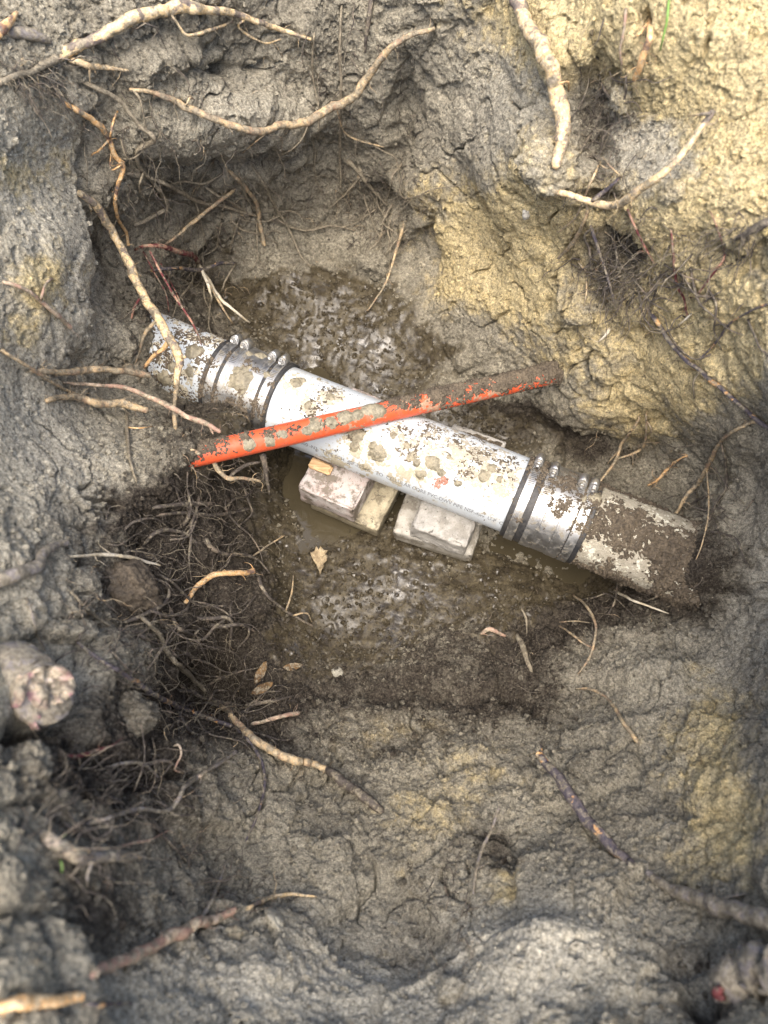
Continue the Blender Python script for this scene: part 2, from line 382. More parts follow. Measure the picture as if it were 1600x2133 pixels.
# wet mud: soft swirls, bubbles and small pits
sw = np.abs(fbm(p + warp * 1.5, 22, 2, 95)); disp += wetc * ((.30 - sw) * .0055 + fbm(p, 9, 2, 98) * .006)
pit = e1; disp -= wetc * .0050 * (1 - sstep(.10, .32, pit)) * sstep(.45, .7, ec)
disp += wetc * (np.abs(vnoise(p, 90, 97)) * .0012 + np.clip(.40 - k1, 0, .4) * .006 * (kc2 > .72) * sstep(0, .4, fbm(p, 14, 2, 99)))
def feat(L):
    o = np.zeros(len(u1))
    for x, y, rx, ry, a in L: o += a * np.exp(-((((u1 + wx * .55) - x) / rx) ** 2 + (((v1 + wy * .55) - y) / ry) ** 2))
    return o
# hollows, cracks and bulges of the walls
disp += feat([(475, 150, 34, 12, -.045), (560, 150, 20, 10, -.03), (470, 345, 190, 16, -.030), (780, 450, 60, 40, -.040), (870, 520, 22, 60, -.035), (1240, 220, 34, 120, -.028), (1348, 55, 14, 30, -.035), (1235, 420, 50, 12, -.035),
    (1290, 555, 60, 34, -.018), (1200, 905, 180, 34, -.030), (455, 1425, 46, 34, -.055), (300, 1138, 22, 14, -.035), (1465, 2065, 34, 40, -.040), (60, 1548, 70, 14, -.030), (852, 250, 20, 90, -.030), (828, 330, 14, 60, -.03),
    (192, 470, 16, 150, -.035), (860, 1960, 34, 60, -.018), (1570, 1160, 12, 10, -.03), (1330, 1590, 10, 50, -.014), (1400, 2000, 70, 16, -.022), (500, 1000, 60, 30, -.02), (250, 1680, 60, 18, -.022), (330, 1600, 70, 16, -.022),
    (1290, 170, 16, 26, -.02), (1480, 110, 8, 26, -.018), (160, 760, 12, 40, -.02), (120, 1350, 60, 12, -.02), (700, 330, 30, 50, -.02), (430, 570, 60, 30, -.03), (1050, 1440, 70, 22, -.02), (1130, 1480, 18, 40, -.02), (820, 1440, 200, 14, -.014),
    (500, 250, 190, 52, .030), (330, 100, 90, 60, .018), (650, 60, 70, 40, .015), (1180, 120, 30, 40, .012), (1000, 620, 60, 50, .012), (1120, 2000, 120, 60, .02), (930, 1380, 90, 36, .012), (620, 140, 60, 40, .02), (1210, 650, 34, 26, .02), (1380, 1420, 90, 30, .014), (1000, 1600, 120, 30, .012), (560, 1230, 60, 50, .012), (300, 1400, 90, 50, .012), (780, 540, 36, 34, .012)])
disp = np.clip(disp, -.075, .06)
G = b3 + n3 * disp[:, None]
# annulus of open ground out to the horizon, joined to the rim of the survey
idx = np.arange(nr * nc).reshape(nr, nc)
rimi = np.r_[idx[0, :], idx[1:, -1], idx[-1, -2::-1], idx[-2:0, 0]]
rim = G[rimi]; VV = [G]; QQ = [grid_quads(nr, nc)]
prev = rimi; n0 = len(G)
cen = np.array([0, .1]); dirs = rim[:, :2] - cen
for k, ml in enumerate((1.03, 1.08, 1.15, 1.25, 1.4, 1.6, 1.9, 2.4, 3.2, 5, 9, 20, 60)):
    ring = np.zeros_like(rim); ring[:, :2] = cen + dirs * ml
    ring[:, 2] = .69 + fbm(ring, 1.5, 3, 101) * .05 + fbm(ring, 9, 3, 102) * .012
    if k == 0: ring[:, 2] = ring[:, 2] * .6 + rim[:, 2] * .4
    cur = np.arange(n0, n0 + len(rim)); n0 += len(rim); VV.append(ring)
    QQ.append(np.stack([prev, np.roll(prev, -1), np.roll(cur, -1), cur], -1)); prev = cur
GV = np.concatenate(VV); GQ = np.concatenate(QQ)
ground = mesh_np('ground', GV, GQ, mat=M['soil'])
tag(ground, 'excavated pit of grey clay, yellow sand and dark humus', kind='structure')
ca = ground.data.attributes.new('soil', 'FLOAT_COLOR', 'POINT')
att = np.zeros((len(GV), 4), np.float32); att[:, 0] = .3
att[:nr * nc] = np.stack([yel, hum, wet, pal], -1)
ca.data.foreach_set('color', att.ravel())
# lower-density copy of the surface for finding where things rest
si, sj = np.arange(0, nr, 2), np.arange(0, nc, 2)
sub = idx[np.ix_(si, sj)]
SV = G[sub.ravel()]
BVH = BVHTree.FromPolygons([tuple(v) for v in SV.tolist()], [tuple(q) for q in grid_quads(len(si), len(sj)).tolist()])
def hit(px, py):
    d = Vector(ray(float(px), float(py)).tolist()); L = d.length
    loc, nrm, i, dist = BVH.ray_cast(Vector(CAM.tolist()), d / L)
    if loc is None: return 0.8, Vector((0, 0, 1))
    if nrm.dot(d) > 0: nrm = -nrm
    return dist / L, nrm

# muddy water standing in the low spots of the floor
gx, gy = np.meshgrid(np.linspace(-.36, .50, 60), np.linspace(-.32, .62, 60))
wvs = np.stack([gx.ravel(), gy.ravel(), np.full(gx.size, .010)], -1)
water = mesh_np('water', wvs, grid_quads(60, 60), mat=M['water']); tag(water, 'brown muddy water on the pit floor', kind='structure')
# ------------------------------------------------------------------ more materials
def pvc_mat():
    s = NT('white_pvc')
    n = s.noise(30, 5, 0.6); st = s.n('ShaderNodeMapping'); s.l(s.co, st.inputs[0])
    sc_ = s.noise(160, 3, 0.6)
    c = s.mix(s.rng(n, 0.55, 0.75), (0.49, 0.53, 0.56), (0.47, 0.46, 0.42))
    film = s.rng(s.noise(75, 6, 0.75, 1.2), 0.52, 0.70)
    c = s.mix(s.math('MULTIPLY', film, 0.42), c, (0.42, 0.36, 0.24))
    sp = s.rng(s.noise(520, 2, 0.6), 0.66, 0.72)
    c = s.mix(s.math('MULTIPLY', sp, 0.7), c, (0.16, 0.13, 0.09))
    return s.out(c, s.rng(film, 0, 1, 0.28, 0.7, False), s.bump(sc_, 0.12, 0.0006), spec=0.45)
M['pvc'] = pvc_mat()
def old_pvc():
    s = NT('soiled_white_pvc')
    n = s.noise(70, 5, 0.7)
    c = s.mix(s.rng(n, 0.40, 0.62), (0.64, 0.63, 0.54), (0.44, 0.40, 0.29))
    sp = s.rng(s.noise(300, 3, 0.7), 0.55, 0.66)
    c = s.mix(s.math('MULTIPLY', sp, 0.8), c, (0.13, 0.11, 0.08))
    return s.out(c, 0.5, s.bump(s.noise(260, 3), 0.2, 0.001), spec=0.4)
M['oldpvc'] = old_pvc()
def orange_mat():
    s = NT('orange_plastic')
    f = s.rng(s.noise(60, 5, 0.7), 0.50, 0.68)
    c = s.mix(s.math('MULTIPLY', f, 0.70), (0.60, 0.095, 0.036), (0.40, 0.14, 0.085))
    sp = s.rng(s.noise(420, 3, 0.7), 0.60, 0.68)
    c = s.mix(s.math('MULTIPLY', sp, 0.75), c, (0.10, 0.07, 0.05))
    return s.out(c, s.rng(f, 0, 1, 0.33, 0.6, False), s.bump(s.noise(300, 2), 0.15, 0.0006), spec=0.4)
M['orange'] = orange_mat()
def steel_mat():
    s = NT('stainless_steel')
    n = s.noise(60, 5, 0.7); d = s.rng(s.noise(90, 5, 0.75, 0.6), 0.48, 0.64)
    c = s.mix(d, (0.46, 0.46, 0.455), (0.26, 0.235, 0.185))
    sp = s.rng(s.noise(420, 3, 0.7), 0.60, 0.68)
    c = s.mix(s.math('MULTIPLY', sp, 0.7), c, (0.12, 0.10, 0.07))
    return s.out(c, s.rng(n, 0.3, 0.7, 0.36, 0.58), s.bump(n, 0.15, 0.001), metal=s.rng(d, 0, 1, 1.0, 0.35, False))
M['steel'] = steel_mat()
M['rubber'] = simple_soil('black_rubber', (0.018, 0.019, 0.022), (0.055, 0.052, 0.048), 0.55, 200, 0.4, 0.0006)
M['ink'] = NT('black_ink').out((0.11, 0.11, 0.115), 0.6)
M['slot'] = NT('dark_slot').out((0.03, 0.028, 0.025), 0.7)
def stone_mat(name, a, b, c, mudf=0.5, rough=0.85, splash=False):
    s = NT(name)
    n = s.noise(45, 6, 0.65); n2 = s.noise(320, 4, 0.7); m = s.rng(s.noise(48, 6, 0.7), 0.48, 0.60)
    col = s.mix(s.rng(n, 0.35, 0.65), a, b)
    col = s.mix(s.math('MULTIPLY', s.rng(n2, 0.5, 0.75), 0.5), col, c)
    col = s.mix(s.math('MULTIPLY', m, mudf), col, (0.10, 0.082, 0.055))
    z_ = s.n('ShaderNodeSeparateXYZ'); s.l(s.co, z_.inputs[0])
    up = s.rng(s.math('ADD', z_.outputs[2], s.math('MULTIPLY', s.noise(60, 4, 0.6), 0.05)), 0.055, 0.095, 1.0, 0.0)
    if splash: col = s.mix(s.math('MULTIPLY', up, 0.85), col, (0.105, 0.088, 0.058))
    sp = s.rng(s.noise(150, 3, 0.65), 0.62, 0.67)
    col = s.mix(s.math('MULTIPLY', sp, 0.8), col, (0.05, 0.042, 0.034))
    return s.out(col, rough, s.bump(n2, 0.5, 0.0018), spec=0.35)
M['pink_brick'] = stone_mat('pinkish_brick', (0.42, 0.39, 0.37), (0.38, 0.315, 0.290), (0.52, 0.50, 0.475), 0.80, 0.6, True)
M['grey_brick'] = stone_mat('grey_brick', (0.37, 0.355, 0.325), (0.28, 0.27, 0.25), (0.52, 0.50, 0.46), 0.35, 0.7, True)
M['paver'] = stone_mat('grey_paver', (0.38, 0.36, 0.32), (0.29, 0.275, 0.24), (0.46, 0.44, 0.40), 0.55, 0.65, True)
M['tan_slab'] = stone_mat('tan_slab', (0.42, 0.37, 0.26), (0.33, 0.29, 0.20), (0.46, 0.42, 0.32), 0.7, 0.6, True)
M['stone'] = stone_mat('pit_stone', (0.33, 0.31, 0.25), (0.24, 0.225, 0.18), (0.42, 0.40, 0.34), 0.3, 0.9)
M['pale_stone'] = stone_mat('pale_stone', (0.50, 0.47, 0.40), (0.40, 0.37, 0.31), (0.58, 0.56, 0.50), 0.25, 0.9)
M['yellow_stone'] = stone_mat('yellow_lump', (0.62, 0.52, 0.28), (0.52, 0.42, 0.20), (0.66, 0.58, 0.36), 0.15, 0.9)
M['clod'] = simple_soil('clod', (0.17, 0.152, 0.11), (0.29, 0.26, 0.185), 0.95, 260)
def wood_mat():
    s = NT('fresh_wood')
    mp = s.n('ShaderNodeMapping'); s.l(s.co, mp.inputs[0]); mp.inputs['Scale'].default_value = (60, 400, 400)
    n = s.noise(1.0, 4, 0.6, 0, mp.outputs[0])
    return s.out(s.mix(s.rng(n, 0.3, 0.7), (0.42, 0.26, 0.13), (0.66, 0.46, 0.26)), 0.7, s.bump(n, 0.4, 0.0008))
M['wood'] = wood_mat()
def root_mat(name, bark, bark2, peel, peel2, lo, hi, soil=0.35, scale=45.0):
    s = NT(name)
    n = s.noise(scale, 4, 0.55, 0.4); n2 = s.noise(scale * 5, 4, 0.65); n3 = s.noise(scale * 0.9, 3, 0.5, 0.0, None)
    bk = s.mix(s.rng(n2, 0.35, 0.65), bark, bark2)
    pe = s.mix(s.rng(n2, 0.40, 0.68), peel, peel2)
    c = s.mix(s.rng(n, lo, hi), bk, pe)
    df = s.rng(s.noise(scale * 2.2, 5, 0.7), 0.64 - soil * 0.42, 0.74 - soil * 0.42)
    c = s.mix(s.math('MULTIPLY', df, 0.85), c, s.mix(s.rng(n2, 0.4, 0.6), (0.14, 0.12, 0.085), (0.27, 0.235, 0.17)))
    g = s.rng(s.noise(700, 2, 0.6), 0.3, 0.7, 0.72, 1.25, False)
    c = s.mix(1.0, c, s.gray(g), 'MULTIPLY')
    return s.out(c, 0.72, s.bump(n2, 0.8, 0.0018), spec=0.3)
DK, DK2 = (0.045, 0.040, 0.055), (0.10, 0.085, 0.085)
M['r_cream'] = root_mat('peeled_cream_root', (0.13, 0.11, 0.105), (0.22, 0.17, 0.13), (0.58, 0.42, 0.22), (0.62, 0.51, 0.35), 0.40, 0.47, 0.40)
M['r_tan'] = root_mat('tan_root', (0.22, 0.15, 0.10), (0.33, 0.23, 0.15), (0.44, 0.32, 0.18), (0.50, 0.40, 0.26), 0.38, 0.52, 0.48)
M['r_dark'] = root_mat('dark_bark_root', DK, DK2, (0.50, 0.26, 0.10), (0.52, 0.37, 0.20), 0.59, 0.63, 0.38)
M['r_orange'] = root_mat('orange_peeled_root', DK2, (0.22, 0.12, 0.07), (0.62, 0.36, 0.15), (0.66, 0.50, 0.30), 0.36, 0.46, 0.30)
M['r_soil'] = root_mat('soil_coated_root', (0.12, 0.10, 0.08), (0.20, 0.165, 0.12), (0.34, 0.27, 0.18), (0.40, 0.32, 0.22), 0.50, 0.66, 0.75)
M['r_humus'] = root_mat('humus_coated_root', (0.055, 0.046, 0.040), (0.10, 0.085, 0.07), (0.20, 0.16, 0.12), (0.26, 0.21, 0.16), 0.54, 0.68, 0.35)
M['r_red'] = root_mat('red_root', (0.085, 0.022, 0.026), (0.15, 0.038, 0.038), (0.34, 0.17, 0.12), (0.44, 0.32, 0.22), 0.48, 0.58, 0.40)
M['r_pink'] = root_mat('pinkish_root', (0.28, 0.17, 0.13), (0.33, 0.22, 0.16), (0.46, 0.35, 0.24), (0.52, 0.43, 0.33), 0.45, 0.58, 0.40)
M['r_straw'] = root_mat('straw', (0.50, 0.42, 0.28), (0.60, 0.52, 0.38), (0.66, 0.60, 0.48), (0.70, 0.64, 0.52), 0.4, 0.6, 0.15)
M['r_grey'] = root_mat('grey_bark_root', (0.15, 0.135, 0.125), (0.23, 0.205, 0.19), (0.42, 0.33, 0.24), (0.48, 0.40, 0.31), 0.56, 0.66, 0.55)
M['cutwood'] = root_mat('cut_root_face', (0.24, 0.12, 0.135), (0.36, 0.21, 0.205), (0.46, 0.37, 0.26), (0.54, 0.47, 0.39), 0.40, 0.52, 0.55, 30.0)
M['leaf'] = root_mat('dead_leaf', (0.19, 0.14, 0.08), (0.26, 0.20, 0.12), (0.32, 0.25, 0.15), (0.38, 0.31, 0.20), 0.4, 0.6, 0.15, 60.0)
M['rotleaf'] = root_mat('rotten_leaf', (0.07, 0.042, 0.02), (0.10, 0.06, 0.025), (0.16, 0.095, 0.04), (0.20, 0.125, 0.055), 0.4, 0.6, 0.4, 60.0)
M['grass'] = NT('grass').out((0.16, 0.28, 0.06), 0.6)
M['plastic'] = NT('white_plastic').out((0.75, 0.76, 0.78), 0.25)
M['redmark'] = simple_soil('red_clay_smear', (0.24, 0.085, 0.06), (0.42, 0.26, 0.20), 0.7, 400)

M['filmr'] = simple_soil('reddish_mud_film', (0.30, 0.17, 0.11), (0.38, 0.25, 0.17), 0.8, 300)
M['dust'] = simple_soil('dusty_soil_film', (0.26, 0.235, 0.18), (0.42, 0.39, 0.32), 0.85, 500)
M['film'] = simple_soil('dried_mud_film', (0.36, 0.32, 0.23), (0.46, 0.42, 0.33), 0.8, 300)
# ------------------------------------------------------------------ pipe, couplings, conduit
def unit(v): v = np.asarray(v, float); return v / np.linalg.norm(v)
class Axis:
    """a straight run with its own frame: t along, n towards the top of the picture, b towards the viewer"""
    def __init__(s, A, B):
        s.A = np.asarray(A, float); s.B = np.asarray(B, float); s.t = unit(s.B - s.A); s.L = np.linalg.norm(s.B - s.A)
        mid = (s.A + s.B) / 2; view = unit(CAM - mid)
        s.b = unit(view - s.t * (view @ s.t)); s.n = np.cross(s.b, s.t); s.n = s.n if s.n[1] > 0 else -s.n
    def pt(s, x, th, r):
        x, th, r = np.broadcast_arrays(np.asarray(x, float), th, r)
        return s.A + x[..., None] * s.t + (np.sin(th) * r)[..., None] * s.n + (np.cos(th) * r)[..., None] * s.b
    def px(s, px, py, r):
        """where the sight line through a pixel meets the cylinder of radius r: (x, theta, point)"""
        d = ray(float(px), float(py)); o = CAM - s.A
        d2 = d - s.t * (d @ s.t); o2 = o - s.t * (o @ s.t)
        a, b, c = d2 @ d2, 2 * d2 @ o2, o2 @ o2 - r * r
        D = max(b * b - 4 * a * c, 0); k = (-b - math.sqrt(D)) / (2 * a)
        P = CAM + d * k; q = P - s.A
        return q @ s.t, math.atan2(q @ s.n, q @ s.b), P

def lathe(name, ax, prof, mat, parent=None, seg=72, jit=0.0, smooth=True):
    th = np.linspace(0, 2 * math.pi, seg, endpoint=False)
    X = np.array([q[0] for q in prof])[:, None]; R = np.array([q[1] for q in prof])[:, None]
    Vv, Q = [], []
    for i in range(len(prof) - 1):                       # each strip keeps its own rim, so corners stay crisp
        Vv.append(ax.pt(X[i:i + 2], th[None, :], R[i:i + 2] * np.ones_like(th)[None, :]).reshape(-1, 3)); Q.append(grid_quads(2, seg, True) + i * 2 * seg)
    o = mesh_np(name, np.concatenate(Vv), np.concatenate(Q), mat=mat, parent=parent, smooth=smooth)
    return o

def edge_prof(x0, x1, r0, r1, bev=0.0006):
    return [(x0, r0), (x0, r1 - bev), (x0 + bev, r1), (x1 - bev, r1), (x1, r1 - bev), (x1, r0)]

def crust(name, ax, x0, x1, r, hfun, mat, parent, step=.0009, th0=-2.2, th1=2.2):
    """real layer of dirt on a round surface: only the patches where it has thickness"""
    nx = max(8, int((x1 - x0) / step)); nth = max(8, int((th1 - th0) * r / step))
    X, T = np.meshgrid(np.linspace(x0, x1, nx), np.linspace(th0, th1, nth), indexing='ij')
    P0 = ax.pt(X, T, r).reshape(-1, 3)
    h = hfun(P0).reshape(X.shape)
    keep = (h[:-1, :-1] > 0) | (h[1:, :-1] > 0) | (h[:-1, 1:] > 0) | (h[1:, 1:] > 0)
    Q = grid_quads(nx, nth)[keep.ravel()]
    if not len(Q): return None
    V2 = ax.pt(X, T, r + np.maximum(h, -.0006)).reshape(-1, 3)
    used = np.unique(Q); rm = np.zeros(len(V2), np.int64); rm[used] = np.arange(len(used))
    o = mesh_np(name, V2[used], rm[Q], mat=mat, parent=parent); tag(o, kind='stuff'); return o

def spots(ax, r, L):
    return [(ax.px(x, y, r)[2], rad * .68e-3) for x, y, rad in L]

def field(P, S, k=1.0):
    o = np.zeros(len(P))
    for c, rad in S: o = np.maximum(o, k * np.exp(-((P - c) ** 2).sum(1) / rad ** 2))
    return o

PR = .0572; ZP = .172
axM = Axis(at_z(555., 826., ZP), at_z(1085., 1036., ZP))
axA = Axis(axM.A - axM.t * .30, axM.B + axM.t * .34)          # the same line, longer: couplings and right pipe lie on it
xm0 = .30; xm1 = .30 + axM.L
# middle pipe
pipeM = bpy.data.objects.new('pipe', None); COL.objects.link(pipeM); pipeM.empty_display_size = .05
tag(pipeM, 'clean new white plastic pipe section between the two couplings, resting on bricks', 'pipe', 'white pipe sections')
lathe('pipe_wall', axA, [(xm0 - .03, PR - .006), (xm0 - .03, PR)] + [(x, PR) for x in np.linspace(xm0 - .02, xm1 + .02, 20)] + [(xm1 + .03, PR), (xm1 + .03, PR - .006)], M['pvc'], pipeM, 96)
sp_mud = spots(axA, PR, [(616, 797, 17), (630, 792, 9), (742, 905, 20), (738, 932, 14), (785, 948, 20), (776, 928, 10), (902, 962, 16), (935, 952, 9), (877, 990, 15), (868, 965, 10), (921, 985, 9), (856, 950, 12),
    (848, 930, 9), (955, 1008, 9), (1008, 992, 13), (1025, 975, 11), (763, 975, 10), (755, 990, 7), (690, 828, 11), (640, 846, 14), (1040, 1000, 7), (665, 790, 6), (820, 905, 9)])
sp_dk = spots(axA, PR, [(690, 820, 40), (650, 850, 40), (960, 920, 60), (1010, 950, 60), (1050, 970, 50), (900, 900, 40), (850, 930, 35), (1060, 1000, 30), (980, 980, 30), (830, 890, 30), (740, 900, 30)])
def h_mud(P): return (field(P, sp_mud) - .45 + fbm(P, 70, 4, 130, .65) * .55) * .0042 + fbm(P, 300, 2, 134) * .0007
def h_dk(P): return (field(P, sp_dk, .60) + fbm(P, 90, 2, 140) * .45 + fbm(P, 330, 3, 143, .8) * 1.0 - .66) * .0030
crust('mud_patches', axA, xm0, xm1, PR, h_mud, M['mud'], pipeM)
crust('soil_specks', axA, xm0, xm1, PR, h_dk, M['humus'], pipeM, .0007)
sp_f = spots(axA, PR, [(x, y, r * 1.9) for x, y, r in [(616, 797, 17), (742, 905, 20), (738, 932, 14), (785, 948, 20), (902, 962, 18), (877, 990, 15), (1008, 992, 16), (763, 975, 12), (690, 828, 14), (640, 846, 14), (700, 960, 22), (840, 985, 14), (1040, 1010, 14), (960, 950, 20), (820, 1000, 12)]])
crust('mud_film', axA, xm0, xm1, PR, lambda P: (field(P, sp_f, .75) - .50 + fbm(P, 160, 4, 137, .75) * .75) * .0005, M['film'], pipeM, .0007)
crust('dust_film', axA, xm0, xm1, PR, lambda P: (field(P, sp_dk, .55) + fbm(P, 70, 3, 146) * .5 + fbm(P, 240, 3, 147, .85) * .8 - .50) * .0004, M['dust'], pipeM, .0007)
sp_rd = spots(axA, PR, [(915, 1005, 13), (924, 1000, 12), (908, 1012, 9)])
crust('red_smear', axA, xm0, xm1, PR, lambda P: (field(P, sp_rd) - .62 + fbm(P, 350, 2, 150) * .55) * .0010, M['redmark'], pipeM)
# print line along the lower side of the pipe
def print_line(text, px0, px1, row, size):
    cu = bpy.data.curves.new('lettering', 'FONT'); cu.body = text; cu.size = 1.0; cu.resolution_u = 2
    to = bpy.data.objects.new('lettering', cu); COL.objects.link(to)
    bpy.context.view_layer.update()
    me = bpy.data.meshes.new_from_object(to.evaluated_get(bpy.context.evaluated_depsgraph_get()))
    bpy.data.objects.remove(to)
    import bmesh
    bm = bmesh.new(); bm.from_mesh(me); bmesh.ops.triangulate(bm, faces=bm.faces); bm.to_mesh(me); bm.free()
    co = np.empty(len(me.vertices) * 3); me.vertices.foreach_get('co', co); co = co.reshape(-1, 3)
    x0, t0, _ = axA.px(*px0, PR); x1, t1, _ = axA.px(*px1, PR)
    f = co[:, 0] / co[:, 0].max()
    X = x0 + (x1 - x0) * f; T = (t0 + t1) / 2 + co[:, 1] * size / PR
    Vv = axA.pt(X, T, PR + .00025)
    tri = np.array([list(q.vertices) for q in me.polygons])
    o = mesh_np('lettering', Vv, T=tri, mat=M['ink'], parent=pipeM, smooth=False)
    return o
print_line('000 -N2-  TYPE SCH  40F-E006X    EO  CELLULAR CORE PVC-DWV PIPE NSF-dwv  U-P  C', (626, 924), (1046, 1094), 0, .0105)

# old pipe on the right, under a thick coat of soil
xr0 = axA.px(1225, 1095, PR)[0]
pipeR = bpy.data.objects.new('pipe', None); COL.objects.link(pipeR)
tag(pipeR, 'old white pipe end mostly buried under dark soil right of the coupling', 'pipe', 'white pipe sections')
lathe('pipe_wall', axA, [(x, PR) for x in np.linspace(xr0 - .05, axA.L + .06, 24)], M['oldpvc'], pipeR, 96)
sp_r = spots(axA, PR, [(1290, 1080, 90), (1330, 1130, 110), (1400, 1150, 120), (1250, 1120, 60), (1380, 1210, 60)])
cl_r = spots(axA, PR, [(1240, 1150, 34), (1225, 1165, 26), (1320, 1190, 28), (1345, 1215, 18), (1320, 1050, 26), (1420, 1085, 32), (1265, 1030, 24), (1405, 1075, 20), (1300, 1035, 22), (1350, 1058, 24), (1385, 1072, 24), (1290, 1175, 20)])
def h_r(P): return (.55 + field(P, sp_r, .22) - field(P, cl_r, 1.0) + fbm(P, 60, 4, 160, .7) * .80 + fbm(P, 260, 3, 164, .8) * 1.0 - .36) * .0062 + np.clip(.42 - worley(P, 95, 21)[0], 0, .5) * .010 * (fbm(P, 40, 2, 167) > -.1)
crust('dust_film', axA, xr0 - .02, axA.L + .05, PR, lambda P: (.25 + fbm(P, 70, 3, 168) * .5 + fbm(P, 240, 3, 169, .85) * .8 - .10) * .0004, M['dust'], pipeR, .0008)
crust('soil_coat', axA, xr0 - .02, axA.L + .05, PR, h_r, M['humus'], pipeR)

# old pipe on the left, turned slightly upwards
pipeL = bpy.data.objects.new('pipe', None); COL.objects.link(pipeL)
tag(pipeL, 'old white pipe end speckled with soil, under the roots left of the coupling', 'pipe', 'white pipe sections')
xl0 = axA.px(445, 780, PR)[0]
axL = Axis(axA.pt(xl0, 0, 0) + axA.t * .03, at_z(320., 728., ZP + .004))
lathe('pipe_wall', axL, [(x, PR) for x in np.linspace(-.01, axL.L + .06, 16)], M['pvc'], pipeL, 96)
axL2 = axL
def h_l(P): return (.14 + fbm(P, 60, 3, 170) * .50 + fbm(P, 320, 3, 173, .8) * 1.0 - .25) * .0034
crust('soil_specks', axL2, 0, axL.L + .05, PR, h_l, M['humus'], pipeL, .0007)
crust('mud_film', axL2, 0, axL.L, PR, lambda P: (fbm(P, 45, 3, 178) * .6 + fbm(P, 200, 3, 179, .75) * .6 - .12) * .0005, M['film'], pipeL, .0007)
sp_l = spots(axL, PR, [(405, 730, 20), (345, 790, 22), (395, 775, 12), (360, 765, 14)])
crust('mud_patches', axL2, 0, axL.L, PR, lambda P: (field(P, sp_l) - .45 + fbm(P, 120, 3, 176) * .4) * .006, M['mud'], pipeL)

def coupling(label, x0, segs, shield, bands, th_house, dirt, mud, clean=()):
    """rubber sleeve under a steel shield, held by four worm-drive bands"""
    c = bpy.data.objects.new('pipe_coupling', None); COL.objects.link(c)
    tag(c, label, 'coupling', 'shielded pipe couplings')
    L = segs
    RS = .0610
    lathe('rubber_sleeve', axA, edge_prof(x0, x0 + L, PR - .0005, RS + .0010, .0010)[:3] + [(x0 + .004, RS + .0006), (x0 + L - .004, RS + .0006)] + edge_prof(x0, x0 + L, PR - .0005, RS + .0010, .0010)[3:], M['rubber'], c, 96)
    s0, s1 = x0 + shield[0], x0 + shield[1]
    lathe('steel_shield', axA, [(s0, RS), (s0, RS + .0016), (s0 + .0165, RS + .0018), (s0 + .0172, RS + .0012), (s1 - .0185, RS + .0012), (s1 - .0178, RS + .0018), (s1, RS + .0016), (s1, RS)], M['steel'], c, 96)
    for k, (b0, b1) in enumerate(bands):
        b = lathe('clamp_band', axA, edge_prof(x0 + b0, x0 + b1, RS, RS + .0022, .0003), M['steel'], c, 96)
        bm_ = (b0 + b1) / 2 + x0; wd = (b1 - b0); th = th_house[k]
        # worm housing: arched body on the band, its bore lying along the band
        r0 = RS + .0024
        ux = axA.t; uy = axA.pt(0, th, 1.0) - axA.A; uz = np.cross(ux, uy)      # uy outward, uz along the band
        O = axA.pt(bm_, th, r0); A_ = np.linspace(0, math.pi, 13)
        ring = [np.array([math.cos(q) * wd * .50, .0020 + math.sin(q) * .0100]) for q in A_]
        ring = [np.array([wd * .50, -.001])] + ring + [np.array([-wd * .50, -.001])]
        zs = [-.0085, -.0075, .0065, .0075]; fs = [.86, 1, 1, .86]; Vv = []
        for z_, f_ in zip(zs, fs):
            for q in ring: Vv.append(O + ux * q[0] * f_ + uy * q[1] * f_ + uz * z_)
        n = len(ring); Q = grid_quads(4, n, True).tolist()
        ca_ = len(Vv); Vv.append(O + uz * -.0085 + uy * .003); cb_ = len(Vv); Vv.append(O + uz * .0075 + uy * .003)
        T = [[ca_, (i + 1) % n, i] for i in range(n)] + [[cb_, 3 * n + i, 3 * n + (i + 1) % n] for i in range(n)]
        mesh_np('screw_housing', np.array(Vv), Q, T, M['steel'], b)
        # hex-headed screw with its collar
        sg = 1 if (axA.pt(0, th - .1, 1.) - axA.pt(0, th, 1.)) @ uz > 0 else -1
        Oc = O + uy * .0045
        Vv = []; ns = 18
        for z_, r_ in ((.005, .0042), (.0085, .0042), (.0088, .0058), (.0105, .0058), (.0108, .0040), (.0150, .0040), (.0156, .0033)):
            for i in range(ns):
                a_ = 2 * math.pi * i / ns
                rr = r_ * (1 if z_ < .0107 else (math.cos(math.pi / 6) / math.cos((a_ % (math.pi / 3)) - math.pi / 6)))
                Vv.append(Oc + ux * math.cos(a_) * rr + uy * math.sin(a_) * rr + uz * sg * z_)
        Q = grid_quads(7, ns, True).tolist(); m_ = len(Vv); Vv.append(Oc + uz * sg * .0146)
        T = [[m_, 6 * ns + i, 6 * ns + (i + 1) % ns] for i in range(ns)]
        mesh_np('screw', np.array(Vv), Q, T, M['steel'], b, smooth=False)
        # rows of worm slots punched through the band end
        Vv, Q = [], []
        for i in range(11):
            t_ = th - (.24 + i * .046)
            for dx, dt in ((-wd * .36, -.006), (wd * .30, .009), (wd * .36, .022), (-wd * .30, .007)):
                Vv.append(axA.pt(bm_ + dx, t_ + dt, RS + .0024))
            Q.append([4 * i + j for j in range(4)])
        sl = mesh_np('slots', np.array(Vv), Q, None, M['slot'], b, smooth=False); tag(sl, kind='stuff')
    sd_ = spots(axA, RS, dirt); sm_ = spots(axA, RS, mud)
    def h_d(P): return (field(P, sd_, .85) + fbm(P, 110, 3, 180) * .40 + fbm(P, 360, 3, 184, .8) * .9 - .62) * .0050
    crust('soil_specks', axA, x0, x0 + L, RS + .0016, h_d, M['humus'], c)
    if mud: crust('mud_patches', axA, x0, x0 + L, RS + .0014, lambda P: (field(P, sm_) - .42 + fbm(P, 120, 3, 190) * .34) * .0070, M['mud'], c)
    return c
xcR = axA.px(1080, 1030, PR)[0] - .004
